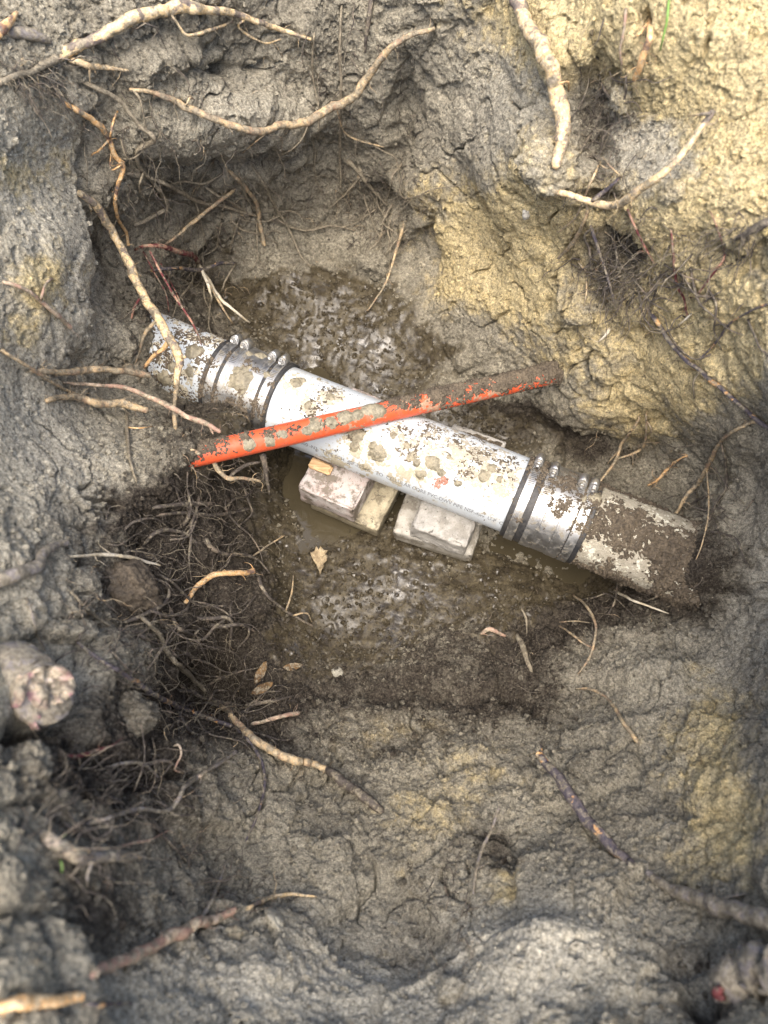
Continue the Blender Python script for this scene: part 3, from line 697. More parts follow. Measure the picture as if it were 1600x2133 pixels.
coupling('shiny steel banded coupling joining the pipe at its lower right end', xcR, .108, (.030, .086), ((.007, .020), (.030, .044), (.071, .085), (.0875, .1005)), (1.02, .92, .90, .92),
         [(1120, 970, 34), (1150, 1000, 40), (1190, 1010, 40), (1180, 1050, 30), (1220, 1040, 40), (1210, 1090, 30), (1145, 1050, 14), (1240, 1010, 30), (1160, 1070, 12), (1080, 1080, 12)],
         [(1238, 1038, 14), (1215, 1040, 9)])
xcL = axA.px(455, 768, PR)[0] - .018
coupling('mud-spattered steel coupling on the upper left of the pipe, below hanging roots', xcL, .110, (.027, .088), ((.008, .0215), (.027, .041), (.074, .088), (.0925, .1045)), (1.22, 1.15, 1.12, 1.10),
         [(450, 830, 40), (500, 850, 46), (540, 845, 36), (470, 700, 30), (520, 700, 26), (420, 800, 40), (440, 760, 20), (480, 740, 16), (515, 755, 14), (580, 740, 16), (560, 800, 12), (535, 770, 12)],
         [(503, 790, 30), (495, 775, 14), (568, 728, 14), (556, 782, 9), (545, 742, 14), (518, 738, 9)])

# orange conduit across the pipe
def conduit():
    CR = .0152
    A_ = at_z(392., 952., .290); B_ = at_z(1215., 764., .185)
    ax = Axis(A_, B_)
    o = bpy.data.objects.new('conduit', None); COL.objects.link(o)
    tag(o, 'dirty orange plastic conduit lying across the white pipe', 'conduit')
    lathe('conduit_wall', ax, [(x, CR * (1 + .03 * math.sin(x * 14))) for x in np.linspace(-.07, ax.L + .08, 40)], M['orange'], o, 48)
    sm_ = spots(ax, CR, [(590, 905, 16), (655, 885, 22), (640, 893, 16), (720, 868, 18), (745, 862, 12), (775, 850, 20), (790, 855, 16), (560, 920, 14), (690, 880, 14), (520, 925, 16)])
    sd_ = spots(ax, CR, [(430, 925, 34), (470, 915, 30), (510, 908, 24), (560, 905, 24), (830, 835, 34), (860, 830, 30), (900, 815, 36), (950, 805, 44), (1000, 790, 50), (1050, 785, 60), (1110, 778, 80), (1160, 772, 80), (1200, 766, 80), (1225, 765, 80), (980, 795, 40), (920, 815, 34), (610, 895, 22), (680, 885, 20)])
    crust('mud_patches', ax, 0, ax.L, CR, lambda P: (field(P, sm_) - .45 + fbm(P, 75, 4, 200, .65) * .55) * .0042, M['mud'], o, .0008)
    crust('mud_film', ax, 0, ax.L, CR, lambda P: (fbm(P, 40, 3, 202) * .6 + fbm(P, 200, 3, 203, .75) * .6 - .16) * .0005, M['filmr'], o, .0008)
    crust('soil_specks', ax, -.05, ax.L + .06, CR, lambda P: (field(P, sd_, .95) - .75 * np.clip(-((P - ax.A) @ ax.n) / CR - .25, 0, 1) + .22 * sstep(.50 * ax.L, .62 * ax.L, (P - ax.A) @ ax.t) + 0.7 * sstep(ax.L - .09, ax.L - .03, (P - ax.A) @ ax.t) + 0.45 * sstep(.05, -.01, (P - ax.A) @ ax.t) + fbm(P, 50, 3, 205) * .60 + fbm(P, 320, 3, 209, .8) * 1.0 - .62) * .0044, M['humus'], o, .0008)
    return ax
axC = conduit()

# ------------------------------------------------------------------ bricks and slabs under the pipe
def block(name, label, cat, mat, O, ex, ey, sx, sy, sz, rad, amp, seed, n=(34, 60, 20), group=None, taper=0.0, chip=.012):
    """O: lower left front corner; ex, ey horizontal unit vectors; rounded, slightly uneven box"""
    ez = np.cross(ex, ey); ez = ez if ez[2] > 0 else -ez
    Vv, Q = [], []
    H = np.array([sx, sy, sz]) / 2; base = 0
    for a in range(3):
        b, c = (a + 1) % 3, (a + 2) % 3
        for s_ in (-1, 1):
            gb, gc = np.meshgrid(np.linspace(-1, 1, n[b]), np.linspace(-1, 1, n[c]), indexing='ij')
            P = np.zeros((gb.size, 3)); P[:, a] = s_ * H[a]; P[:, b] = gb.ravel() * H[b]; P[:, c] = gc.ravel() * H[c]
            q = grid_quads(n[b], n[c]) + base
            if s_ < 0: q = q[:, ::-1]
            Vv.append(P); Q.append(q); base += len(P)
    P = np.concatenate(Vv); Q = np.concatenate(Q)
    inner = np.clip(P, -(H - rad), H - rad); d = P - inner; dn = np.linalg.norm(d, axis=1, keepdims=True)
    P = inner + d / np.maximum(dn, 1e-9) * np.minimum(dn, rad)
    nn = d / np.maximum(np.linalg.norm(d, axis=1, keepdims=True), 1e-9)
    W3 = P + seed * 1.37
    nz = fbm(W3, 40, 3, seed) * amp + np.abs(fbm(W3, 160, 2, seed + 3)) * amp * .5
    cor = (np.abs(d) > rad * .3).sum(1) >= 2
    nz = nz - cor * np.clip(fbm(W3, 55, 2, seed + 9) - .1, 0, 1) * chip
    P = P + nn * nz[:, None]
    wp = O + (P[:, :1] + H[0]) * ex + (P[:, 1:2] + H[1]) * ey + (P[:, 2:] + H[2]) * ez
    o = mesh_np(name, wp, Q, mat=mat); tag(o, label, cat, group)
    return o
def frame2(pa, pb, z):
    A_ = at_z(*map(float, pa), z); B_ = at_z(*map(float, pb), z)
    ex = unit(B_ - A_); ey = np.array([-ex[1], ex[0], 0]); return A_, B_, ex, ey
ZB = ZP - PR + .001
A_, B_, ex, ey = frame2((619, 1014), (736, 1064), ZB)
wd = np.linalg.norm(B_ - A_)
block('brick', 'pinkish brick under the pipe, with a wood chip on it', 'brick', M['pink_brick'], A_ - np.array([0, 0, .052]), ex, ey, wd, .195, .052, .0035, .0018, 31, group='bricks propping the pipe')
block('paving_slab', 'muddy tan slab lying under the pinkish brick', 'slab', M['tan_slab'], A_ + ex * .012 + ey * .004 - np.array([0, 0, .053 + .032]), ex, ey, wd + .026, .19, .032, .004, .001, 35, group='slabs on the pit floor')
A_, B_, ex, ey = frame2((855, 1096), (971, 1140), ZB)
wd = np.linalg.norm(B_ - A_)
block('brick', 'grey rough-faced brick on top of the wide slab under the pipe', 'brick', M['grey_brick'], A_ - np.array([0, 0, .042]), ex, ey, wd, .19, .042, .0035, .0030, 41, group='bricks propping the pipe')
A2, B2, ex2, ey2 = frame2((817, 1106), (984, 1160), ZB - .044)
block('paving_slab', 'wide grey concrete slab under the grey brick', 'slab', M['paver'], A2 - np.array([0, 0, .038]), ex2, ey2, np.linalg.norm(B2 - A2), .165, .038, .006, .0013, 45, group='slabs on the pit floor')
# dirt lying on the far end of the grey brick
gx, gy = np.meshgrid(np.linspace(.004, wd - .004, 90), np.linspace(.125, .186, 70), indexing='ij')
P0 = A_ + gx.reshape(-1, 1) * ex + gy.reshape(-1, 1) * ey
h = (np.minimum.reduce([gx.ravel(), wd - gx.ravel(), .19 - gy.ravel()]) - .007) * .7 + fbm(P0, 90, 3, 48) * .004
P0[:, 2] += np.clip(h, -.002, .006) + fbm(P0, 260, 2, 49) * .0012
o = mesh_np('soil_heap', P0, grid_quads(90, 70), mat=M['humus']); tag(o, 'dark soil heaped on the far end of the grey brick', 'soil')
# wood chip wedged between pinkish brick and pipe
C0 = at_z(664., 962., ZB + .006)
o = block('wood_chip', 'small pale wood chip wedged between pinkish brick and pipe', 'wood chip', M['wood'], C0 - np.array([.016, .008, .004]), unit([.95, -.42, -.05]), unit([.42, .95, 0]), .036, .016, .008, .002, .0012, 51, n=(14, 10, 6))
# scrap of white plastic at the water's edge
P0 = at_z(np.array([745., 760., 775.]), np.array([1085., 1090., 1097.]), .03)
Vv = np.concatenate([P0 + np.array([0, .0025, .001]), P0 - np.array([0, .0025, 0]), P0 + np.array([0, .0025, -.0005]), P0 - np.array([0, .0025, .0015])])
o = mesh_np('plastic_strip', Vv, [[0, 1, 4, 3], [1, 2, 5, 4], [6, 9, 10, 7], [7, 10, 11, 8], [0, 6, 7, 1], [1, 7, 8, 2], [3, 4, 10, 9], [4, 5, 11, 10], [0, 3, 9, 6], [2, 8, 11, 5]], mat=M['plastic'])
tag(o, 'thin white plastic strip at the water beside the pinkish brick', 'strip')
# ------------------------------------------------------------------ roots
def catmull(P, n):
    P = np.asarray(P, float)
    if len(P) == 2: P = np.array([P[0], (P[0] + P[1]) / 2, P[1]])
    E = np.vstack([2 * P[0] - P[1], P, 2 * P[-1] - P[-2]])
    t = np.linspace(0, len(P) - 1 - 1e-6, n); i = t.astype(int); f = (t - i)[:, None]
    a, b, c, d = E[i], E[i + 1], E[i + 2], E[i + 3]
    return .5 * (2 * b + (c - a) * f + (2 * a - 5 * b + 4 * c - d) * f ** 2 + (3 * b - a - 3 * c + d) * f ** 3)

def tube(P, R, sides=8, knobby=.14, seed=0, cap=.6):
    """P: n x 3 centre line, R: n radii"""
    n = len(P)
    T = np.gradient(P, axis=0); T /= np.linalg.norm(T, axis=1, keepdims=True) + 1e-12
    ref = np.array([.3, .2, 1.0]); Nn_ = np.cross(T, ref); Nn_ /= np.linalg.norm(Nn_, axis=1, keepdims=True) + 1e-9
    Bn = np.cross(T, Nn_)
    a = np.linspace(0, 2 * math.pi, sides, endpoint=False)
    off = np.cos(a)[None, :, None] * Nn_[:, None] + np.sin(a)[None, :, None] * Bn[:, None]
    Vv = P[:, None] + off * R[:, None, None]
    flat = Vv.reshape(-1, 3)
    if knobby:
        rr = np.repeat(R, sides)
        k = fbm(flat + seed * .37, 55, 3, seed % 17) * knobby * 1.5 + vnoise(flat + seed * .11, 330, seed % 13) * knobby * .8
        flat = flat + off.reshape(-1, 3) * (rr * k)[:, None]
    Q = grid_quads(n, sides, True)
    m = len(flat); flat = np.vstack([flat, P[0] - T[0] * R[0] * .4, P[-1] + T[-1] * R[-1] * cap])
    Tt = [[m, (i + 1) % sides, i] for i in range(sides)] + [[m + 1, (n - 1) * sides + i, (n - 1) * sides + (i + 1) % sides] for i in range(sides)]
    return flat, Q, np.array(Tt)

class Bag:
    def __init__(s): s.V, s.Q, s.T, s.n = [], [], [], 0
    def add(s, V, Q, T):
        s.V.append(V); s.Q.append(np.asarray(Q) + s.n); s.T.append(np.asarray(T) + s.n); s.n += len(V)
    def build(s, name, mat, parent=None):
        return mesh_np(name, np.concatenate(s.V), np.concatenate(s.Q), np.concatenate(s.T), mat, parent)

def line3(pts, wid, lift=0.0, d=None, sink=.35):
    """pixel polyline lying on the pit surface (or at given depths) -> centre line and radii in metres"""
    pts = np.array(pts, float)
    seg = np.r_[0, np.cumsum(np.linalg.norm(np.diff(pts, axis=0), axis=1))]
    n = max(8, int(seg[-1] / 5))
    q = catmull(pts, n)
    s = np.r_[0, np.cumsum(np.linalg.norm(np.diff(q, axis=0), axis=1))]; s /= s[-1]
    wpx = np.interp(s, np.linspace(0, 1, len(wid)), wid)
    if d is not None:
        dep = np.interp(s, np.linspace(0, 1, len(d)), d)
    else:
        dep = np.array([hit(x, y)[0] for x, y in q])
        k = max(1, min(len(dep) // 6, 9)); ker = np.ones(2 * k + 1) / (2 * k + 1)
        med = np.convolve(np.pad(dep, k, mode='edge'), ker, 'valid')
        lf = np.interp(s, np.linspace(0, 1, len(lift)), lift) if hasattr(lift, '__len__') else np.interp(s, [0, .12, .3, .8, 1], [-.006, lift * .6, lift, lift, lift * .3])
        dep = np.minimum(med, dep + .004) - lf - wpx / F * dep * (.5 - sink)
    R = wpx * .5 * dep / F
    P = at_d(q[:, 0], q[:, 1], dep)
    jit = np.stack([vnoise(P, 70, 210), vnoise(P, 70, 211), vnoise(P, 70, 212)], -1) * (R[:, None] * .35)
    return P + jit, R

NROOT = 0
def root(label, kind, pts, wid, lift=0.0, d=None, branches=(), fuzz=.5, cat='root', name='root', group='tree roots sticking out of the pit', sides=9):
    global NROOT; NROOT += 1
    P, R = line3(pts, wid, lift, d)
    o = mesh_np(name, *tube(P, R, sides, .16, NROOT), M[kind]); tag(o, label, cat, group)
    for bp, bw, *rest in branches:
        kw = rest[0] if rest else {}
        bl = kw.get('lift', lift if not hasattr(lift, '__len__') else lift[0]); bd = kw.get('d', None)
        bP, bR = line3(bp, bw, bl, bd)
        # join the branch to its parent
        j = np.argmin(((P - bP[0]) ** 2).sum(1)); off = P[j] - bP[0]
        if np.linalg.norm(off) < .12: bP = bP + off * np.linspace(1, 0, len(bP))[:, None] ** 1.5
        mesh_np('branch', *tube(bP, bR, 7, .16, NROOT + 40), M[kw.get('kind', kind)], o)
    if fuzz:
        rs = np.random.default_rng(1000 + NROOT); bag = Bag()
        L = np.linalg.norm(np.diff(P, axis=0), axis=1).sum(); m = int(L * 120 * fuzz)
        for _ in range(m):
            i = rs.integers(0, len(P)); v = unit(rs.normal(size=3) + np.array([0, -.2, .5])); ln = rs.uniform(.006, .028)
            k = 6; c = [P[i]]
            for _s in range(k):
                v = unit(v + rs.normal(size=3) * .35 + np.array([0, 0, -.10])); c.append(c[-1] + v * ln / k)
            r0 = min(R[i] * .30, .0006) * rs.uniform(.5, 1.1)
            bag.add(*tube(np.array(c), np.linspace(r0, r0 * .3, k + 1), 4, 0))
        if m: tag(bag.build('rootlets', M[kind], o), kind='stuff')
    return o

# --- far wall, upper left
root('thick pale peeling root arching along the top left of the far wall', 'r_cream', [(118, 125), (160, 98), (205, 75), (250, 52), (300, 32), (370, 14), (440, 20), (500, 32), (560, 54), (605, 67), (648, 82)], [20, 24, 22, 25, 22, 30, 17, 14, 12, 9, 6], .012,
     branches=[([(340, 48), (360, 64), (385, 82), (430, 68), (485, 45)], [5, 6, 7, 4], {'lift': .006}), ([(500, 32), (490, 55), (545, 88), (585, 82)], [4, 5, 4, 3], {'lift': .004})])
root('ragged hairy root stub below the thick arching root, top left', 'r_tan', [(140, 122), (185, 138), (225, 142), (268, 148)], [13, 14, 10, 5], .008, fuzz=2.5)
root('tangled dark root running in from the top left edge', 'r_soil', [(-20, 180), (30, 160), (75, 145), (120, 122)], [16, 14, 14, 16], .006, fuzz=3)
root('long tan root hanging in a wide curve across the middle of the far wall', 'r_tan', [(270, 186), (320, 193), (370, 215), (420, 238), (470, 258), (540, 273), (590, 262), (640, 252), (690, 222), (730, 205), (762, 165), (800, 115), (850, 76), (905, 60)], [7, 13, 15, 14, 15, 16, 17, 17, 15, 12, 8], [.004, .012, .02, .03, .03, .025, .012],
     branches=[([(545, 270), (520, 300), (505, 320)], [4, 2]), ([(720, 250), (730, 290), (800, 306)], [3, 4, 3], {'lift': .004}), ([(385, 212), (395, 200), (405, 208)], [4, 5, 2])])
root('zigzag grey root dropping from the top left to a sharp elbow', 'r_soil', [(150, 158), (200, 182), (245, 205), (270, 236), (290, 262), (323, 290), (288, 314), (290, 346), (312, 372), (336, 402), (348, 432), (312, 455), (280, 468)], [8, 10, 10, 9, 10, 10, 9, 9, 9, 8], .014,
     branches=[([(292, 345), (340, 370), (385, 398), (420, 416), (460, 425), (500, 440), (545, 452)], [8, 9, 8, 5], {'lift': .004}), ([(284, 355), (283, 390), (300, 415), (322, 418)], [5, 5, 3])])
root('slender root with orange peel hanging beside the left clay slab', 'r_orange', [(118, 206), (160, 230), (200, 256), (226, 288), (240, 322), (258, 346), (247, 384), (240, 418), (246, 455), (262, 482), (268, 512)], [9, 12, 12, 11, 11, 10, 8, 7, 7], .012,
     branches=[([(240, 322), (225, 345), (236, 300)], [4, 3]), ([(213, 270), (232, 245), (246, 232)], [5, 5, 3]), ([(212, 268), (202, 305), (190, 325)], [5, 5, 3])])
root('long branching root hanging down over the left end of the white pipe', 'r_cream', [(165, 402), (200, 428), (228, 474), (252, 515), (268, 548), (286, 592), (302, 622), (325, 652), (346, 692), (370, 737), (372, 772), (369, 803)], [14, 16, 18, 17, 17, 20, 20, 20, 20, 19, 15, 11], d=[.96, 1.0, 1.04, 1.06, 1.065, 1.07, 1.06, 1.055, 1.05, 1.05], sides=12, fuzz=.8,
     branches=[([(350, 706), (336, 728), (318, 742), (300, 766)], [11, 10, 9, 6], {'d': [1.055, 1.07, 1.09], 'kind': 'r_orange'}), ([(288, 618), (276, 645), (267, 697)], [5, 5, 3], {'d': [1.07, 1.10], 'kind': 'r_red'}),
               ([(322, 668), (300, 694), (290, 730), (274, 772)], [7, 7, 6, 5], {'d': [1.06, 1.09], 'kind': 'r_tan'}), ([(369, 803), (364, 845), (365, 892), (380, 924), (415, 946)], [10, 7, 9, 10, 8], {'d': [1.05, 1.02, 1.0, .955, .94], 'kind': 'r_tan'}), ([(370, 740), (386, 744)], [10, 6], {'d': [1.045, 1.04]})])
root('forked cream root with dark red bark above the left coupling', 'r_red', [(276, 522), (308, 511), (340, 513), (376, 526), (402, 532), (414, 550)], [4, 7, 10, 12, 12, 8], .045,
     branches=[([(402, 540), (414, 560), (432, 584), (452, 614), (472, 634), (520, 672)], [7, 9, 8, 7, 5, 4], {'kind': 'r_straw', 'lift': .05}), ([(430, 582), (440, 606), (441, 632)], [7, 7, 4], {'kind': 'r_straw', 'lift': .05}), ([(472, 634), (478, 660), (486, 676)], [5, 5, 3], {'kind': 'r_tan', 'lift': .04})])
root('purple-black root with orange scars above the left pipe end', 'r_dark', [(304, 568), (335, 560), (378, 559), (418, 563), (440, 556), (458, 548), (490, 549)], [4, 8, 7, 8, 8, 7, 6], .05, branches=[([(486, 548), (470, 580), (460, 612)], [5, 4, 3], {'kind': 'r_soil'})])
root('straight tan twig slanting across the dark soil above the left pipe end', 'r_tan', [(493, 391), (452, 424), (410, 456), (372, 488), (346, 508)], [8, 8, 7, 6], .03, fuzz=.1)
root('thin dark red root dangling onto the speckled left pipe', 'r_red', [(312, 522), (345, 585), (372, 630), (398, 668), (410, 692), (420, 718)], [5, 5, 4, 5, 5, 3], d=[1.10, 1.10, 1.10], fuzz=.2)
root('second thin red root just left of the dangling one', 'r_red', [(296, 520), (320, 565), (345, 610), (352, 650)], [4, 4, 3, 2], .03, fuzz=.2)
root('third fine reddish root behind the dangling ones', 'r_red', [(330, 540), (362, 600), (385, 650)], [3, 3, 2], .02, fuzz=.2)
root('pale root stub pointing down in the middle of the far wall', 'r_tan', [(468, 348), (500, 378), (532, 420), (541, 462), (551, 512)], [6, 9, 10, 9, 8], .01)
root('thin branching root trailing down to the wet mud', 'r_soil', [(515, 336), (545, 376), (572, 428), (600, 474), (626, 530), (648, 556)], [6, 6, 5, 5, 3], .010, branches=[([(572, 430), (610, 438), (650, 470)], [3, 3, 2])])
root('fine root fibre left of the pale stub on the far wall', 'r_soil', [(446, 330), (425, 365), (407, 405)], [5, 4, 3], .008, fuzz=.3)
root('long straight root hanging vertically down the far wall', 'r_soil', [(712, -12), (708, 100), (711, 200), (708, 300), (710, 392)], [5, 6, 6, 6, 4], .018)
root('thin vertical fibre left of the long straight root', 'r_soil', [(656, 50), (651, 150), (665, 232), (662, 290)], [4, 4, 3], .012, fuzz=.3)
root('soil-coated root slanting right of the long straight root', 'r_soil', [(715, 328), (742, 352), (772, 390), (806, 428)], [9, 9, 7, 5], .006, fuzz=1.2)
root('hair-thin root crossing from the hairy clump down to the mud', 'r_tan', [(846, 455), (829, 510), (811, 570), (794, 606), (766, 647)], [7, 6, 5, 4, 3], .02, fuzz=.4)
root('dark root at the top edge right of the vertical root', 'r_humus', [(775, -10), (765, 60), (760, 110)], [12, 9, 5], .006, fuzz=1)
root('small forked root left of the right-hand hump', 'r_soil', [(820, 420), (800, 460), (790, 500), (770, 520)], [5, 5, 4, 3], .012, branches=[([(800, 460), (830, 490), (826, 520)], [4, 3, 2])])
root('crooked grey root across the dark hollow of the far wall', 'r_soil', [(560, 445), (600, 470), (640, 480), (690, 470), (740, 480)], [5, 5, 5, 4, 3], .012, fuzz=1.5)
root('thin root hanging beside the pale stub', 'r_soil', [(505, 440), (490, 480), (478, 530)], [4, 4, 3], .010, fuzz=.2)
# --- right bank
root('thick cream and grey root with orange patches coming down the upper right bank', 'r_cream', [(1070, -15), (1092, 42), (1120, 85), (1144, 130), (1153, 172), (1165, 222), (1171, 262), (1166, 302), (1157, 348)], [26, 30, 32, 32, 28, 32, 32, 28, 20], [.012, .024, .028, .03, .03, .02], sides=14,
     branches=[([(1172, 148), (1188, 160), (1184, 190)], [4, 4, 3], {'kind': 'r_orange'})])
root('grey and cream root curving like a hook below the thick upper right root', 'r_cream', [(1105, 370), (1150, 396), (1200, 411), (1262, 428), (1300, 416), (1350, 381), (1400, 346), (1440, 292), (1484, 232)], [11, 14, 14, 15, 20, 17, 16, 15, 12], [.020, .036, .045, .045, .036, .022], fuzz=1.2,
     branches=[([(1236, 424), (1230, 450), (1202, 499), (1163, 538)], [6, 9, 10, 6], {'kind': 'r_tan', 'lift': .012}), ([(1264, 424), (1272, 400), (1290, 370)], [8, 10, 6], {'kind': 'r_dark'}), ([(1440, 265), (1442, 250), (1436, 240)], [7, 7, 3])])
root('brown root standing in the dark crack near the top right', 'r_orange', [(1352, 38), (1356, 78), (1343, 112), (1322, 165)], [9, 15, 16, 10], .012, branches=[([(1352, 68), (1335, 76), (1320, 80)], [5, 5, 3])])
root('slim pale root left of the dark crack near the top right', 'r_pink', [(1305, 10), (1300, 60), (1292, 100), (1295, 135)], [7, 6, 6, 4], .006)
root('thin root crossing behind the hook-shaped root', 'r_tan', [(1256, 328), (1235, 370), (1218, 410), (1200, 452), (1162, 484)], [4, 5, 5, 4, 3], .02, fuzz=.3, branches=[([(1256, 328), (1275, 350), (1296, 370)], [4, 4, 3]), ([(1245, 358), (1270, 350)], [3, 2])])
root('purple root descending from the hook into the hairy clump', 'r_dark', [(1228, 460), (1242, 505), (1255, 545), (1270, 590), (1282, 640)], [6, 7, 6, 6, 4], .014, fuzz=1.5)
root('reddish root trailing from the hook to the right of the hairy clump', 'r_red', [(1304, 430), (1322, 470), (1340, 510), (1362, 548)], [5, 5, 5, 3], .012)
root('thin bright red root hanging on the yellow bank', 'r_red', [(1396, 462), (1402, 520), (1405, 560), (1413, 600), (1425, 622), (1431, 656)], [3, 5, 6, 6, 5, 4], .010, fuzz=.2)
root('long black and cream root running down the right bank to the edge', 'r_dark', [(1340, 630), (1364, 664), (1382, 692), (1404, 722), (1428, 748), (1462, 777), (1500, 806), (1540, 842), (1572, 872), (1612, 900)], [7, 10, 10, 11, 10, 10, 9, 9, 9], .010,
     branches=[([(1382, 692), (1362, 690), (1345, 700)], [4, 4, 3], {'kind': 'r_tan'}), ([(1466, 780), (1448, 800), (1446, 830)], [4, 4, 3], {'kind': 'r_soil'})])
root('dark thin root bending along the far right of the bank', 'r_dark', [(1612, 628), (1560, 650), (1520, 675), (1490, 715), (1462, 745)], [5, 5, 5, 5, 4], .006)
root('small red and black root on the right of the yellow bank', 'r_red', [(1512, 520), (1505, 545), (1482, 575), (1455, 610), (1438, 620)], [5, 5, 4, 4, 3], .008, branches=[([(1505, 545), (1480, 455), (1472, 440)], [4, 3, 2])])
root('hairy brown root clump end at the right edge', 'r_humus', [(1615, 452), (1585, 470), (1555, 485), (1530, 500)], [16, 18, 14, 6], .012, fuzz=6)
root('short white straw lying on the yellow bank', 'r_straw', [(1443, 650), (1428, 665), (1413, 678)], [4, 5, 4], .006, fuzz=0, cat='straw', name='straw')
root('thin brown twig below the red root on the right bank', 'r_humus', [(1508, 604), (1480, 620), (1456, 636)], [4, 4, 3], .005, fuzz=.2)
root('small fibre hanging under the hairy clump', 'r_tan', [(1222, 582), (1222, 610), (1216, 638)], [4, 4, 2], .008, fuzz=.3)
root('short tan root in the crumbly patch left of the hairy clump', 'r_tan', [(1203, 545), (1215, 558), (1226, 568)], [4, 5, 3], .006, fuzz=.2)
root('small pale root stubs under the clump on the bank', 'r_straw', [(1270, 684), (1260, 700), (1248, 712)], [7, 5, 3], .006)
root('pale branching root hanging at the right end of the pipe', 'r_tan', [(1580, 878), (1555, 884), (1506, 914), (1478, 964), (1455, 1005), (1426, 1038), (1411, 1068), (1379, 1092), (1342, 1128), (1324, 1158)], [8, 8, 7, 9, 10, 8, 7, 7, 6, 3], [.006, .010, .02, .03, .03, .02, .01, .02],
     branches=[([(1512, 912), (1518, 960), (1516, 1010), (1492, 1050), (1478, 1080), (1450, 1108)], [5, 6, 6, 6, 5, 3], {'kind': 'r_humus'}), ([(1426, 1040), (1440, 1050)], [4, 3]), ([(1478, 1070), (1478, 1110), (1450, 1165)], [4, 4, 2]), ([(1510, 1050), (1550, 1048)], [4, 2], {'kind': 'r_humus'})])
root('thin root pair slanting over the dark hollow behind the right coupling', 'r_tan', [(1332, 868), (1318, 895), (1295, 924), (1281, 962), (1248, 1006)], [6, 6, 7, 6, 4], [.01, .02, .03, .04], fuzz=.4, branches=[([(1300, 915), (1285, 940), (1266, 966)], [4, 4, 2])])
root('thin forked root right beside the pair over the dark hollow', 'r_tan', [(1346, 862), (1346, 900), (1340, 930), (1318, 945), (1288, 955)], [5, 5, 6, 5, 3], [.01, .02, .03], fuzz=.5, branches=[([(1382, 878), (1370, 898), (1344, 908)], [3, 4, 3]), ([(1320, 942), (1318, 970)], [4, 2])])
root('small orange-brown root with side hairs above the right pipe end', 'r_orange', [(1440, 945), (1412, 958), (1392, 976), (1370, 1000), (1348, 1012)], [4, 5, 7, 6, 3], .012, fuzz=1.2)
# --- lower right slope
root('curved thin root standing up at the lower right of the pit floor', 'r_tan', [(1194, 1240), (1222, 1262), (1240, 1300), (1237, 1340), (1226, 1372), (1204, 1404)], [5, 6, 6, 5, 5, 3], [.01, .03, .03, .02, .004], fuzz=.2)
root('white straw lying below the right end of the pipe', 'r_straw', [(1280, 1231), (1330, 1255), (1392, 1278)], [6, 5, 3], .012, fuzz=0, cat='straw', name='straw')
root('short thin root left of the curved one at lower right', 'r_tan', [(1164, 1303), (1190, 1320), (1212, 1338), (1240, 1352)], [4, 5, 4, 3], .010, fuzz=.3)
root('horizontal fine root behind the curved root at lower right', 'r_tan', [(1163, 1296), (1200, 1294), (1236, 1298)], [3, 3, 2], .008, fuzz=.3)
root('crooked brown root on the mud with a pale bark flap', 'r_soil', [(1075, 1320), (1088, 1345), (1098, 1375), (1108, 1404)], [9, 12, 10, 7], .008, fuzz=1)
root('brown bark strip on the wet mud', 'r_pink', [(998, 1322), (1020, 1312), (1052, 1324)], [5, 11, 6], .008, fuzz=.2, cat='bark')
root('thin root lying down the mud beside the bark strip', 'r_soil', [(1085, 1262), (1096, 1290), (1098, 1325)], [4, 5, 3], .006, fuzz=.4)
root('tan and black root arching on the lower right slope', 'r_tan', [(1200, 1434), (1230, 1435), (1258, 1450), (1278, 1470), (1300, 1508), (1332, 1552)], [4, 6, 7, 8, 9, 10], [.004, .02, .02, .01, .002], fuzz=.2)
root('dark root with orange spots pointing up on the lower right slope', 'r_dark', [(1118, 1568), (1148, 1602), (1178, 1638), (1204, 1680), (1238, 1720), (1280, 1768), (1318, 1800)], [14, 20, 22, 24, 22, 22, 16], [.065, .06, .05, .034, .018, .004], sides=14, fuzz=.15)
root('thick grey root half buried near the right bottom', 'r_grey', [(1350, 1818), (1400, 1852), (1460, 1876), (1530, 1898), (1620, 1925)], [14, 26, 34, 40, 44], [.0, .016, .018, .02], sides=14, fuzz=1,
     branches=[([(1500, 1888), (1535, 1870), (1560, 1862)], [8, 7, 4])])
root('slender twig rising from the dark patch on the lower slope', 'r_grey', [(1040, 1678), (1026, 1722), (1004, 1770), (992, 1810), (986, 1862)], [5, 6, 8, 8, 6], [.02, .02, .012, .004], fuzz=1)
root('cut root end with a red rim at the bottom right corner', 'r_grey', [(1640, 2010), (1580, 2025), (1530, 2040), (1505, 2052)], [105, 100, 96, 70], .010, sides=24, fuzz=.6, branches=[([(1545, 2100), (1580, 2080), (1620, 2060)], [12, 14, 12]), ([(1478, 2012), (1482, 2052), (1512, 2082)], [12, 18, 10], {'kind': 'r_red', 'lift': .026})])
# --- left wall
root('upper pale hairy root stub poking in from the left wall', 'r_tan', [(60, 772), (140, 776), (200, 770), (262, 774), (312, 782)], [8, 13, 15, 15, 12], [.002, .01, .035, .06, .07], fuzz=2)
root('lower pale hairy root stub poking in from the left wall', 'r_tan', [(95, 835), (150, 826), (205, 840), (260, 842), (306, 854)], [10, 15, 16, 17, 12], [.002, .01, .035, .05, .06], fuzz=2)
root('pinkish root between the two stubs, forking over the conduit end', 'r_pink', [(130, 796), (190, 802), (262, 808), (312, 828), (352, 848), (400, 872), (432, 884), (458, 900)], [5, 7, 9, 10, 11, 12, 12, 8], d=[.93, .96, .985, .985, .975, .965, .955, .95], branches=[([(438, 886), (444, 904)], [7, 4], {'d': [.955, .953]})])
root('thin root crossing from the left edge to the pale stubs', 'r_tan', [(-10, 722), (50, 758), (105, 795), (165, 824)], [7, 8, 7, 5], .012, fuzz=.4)
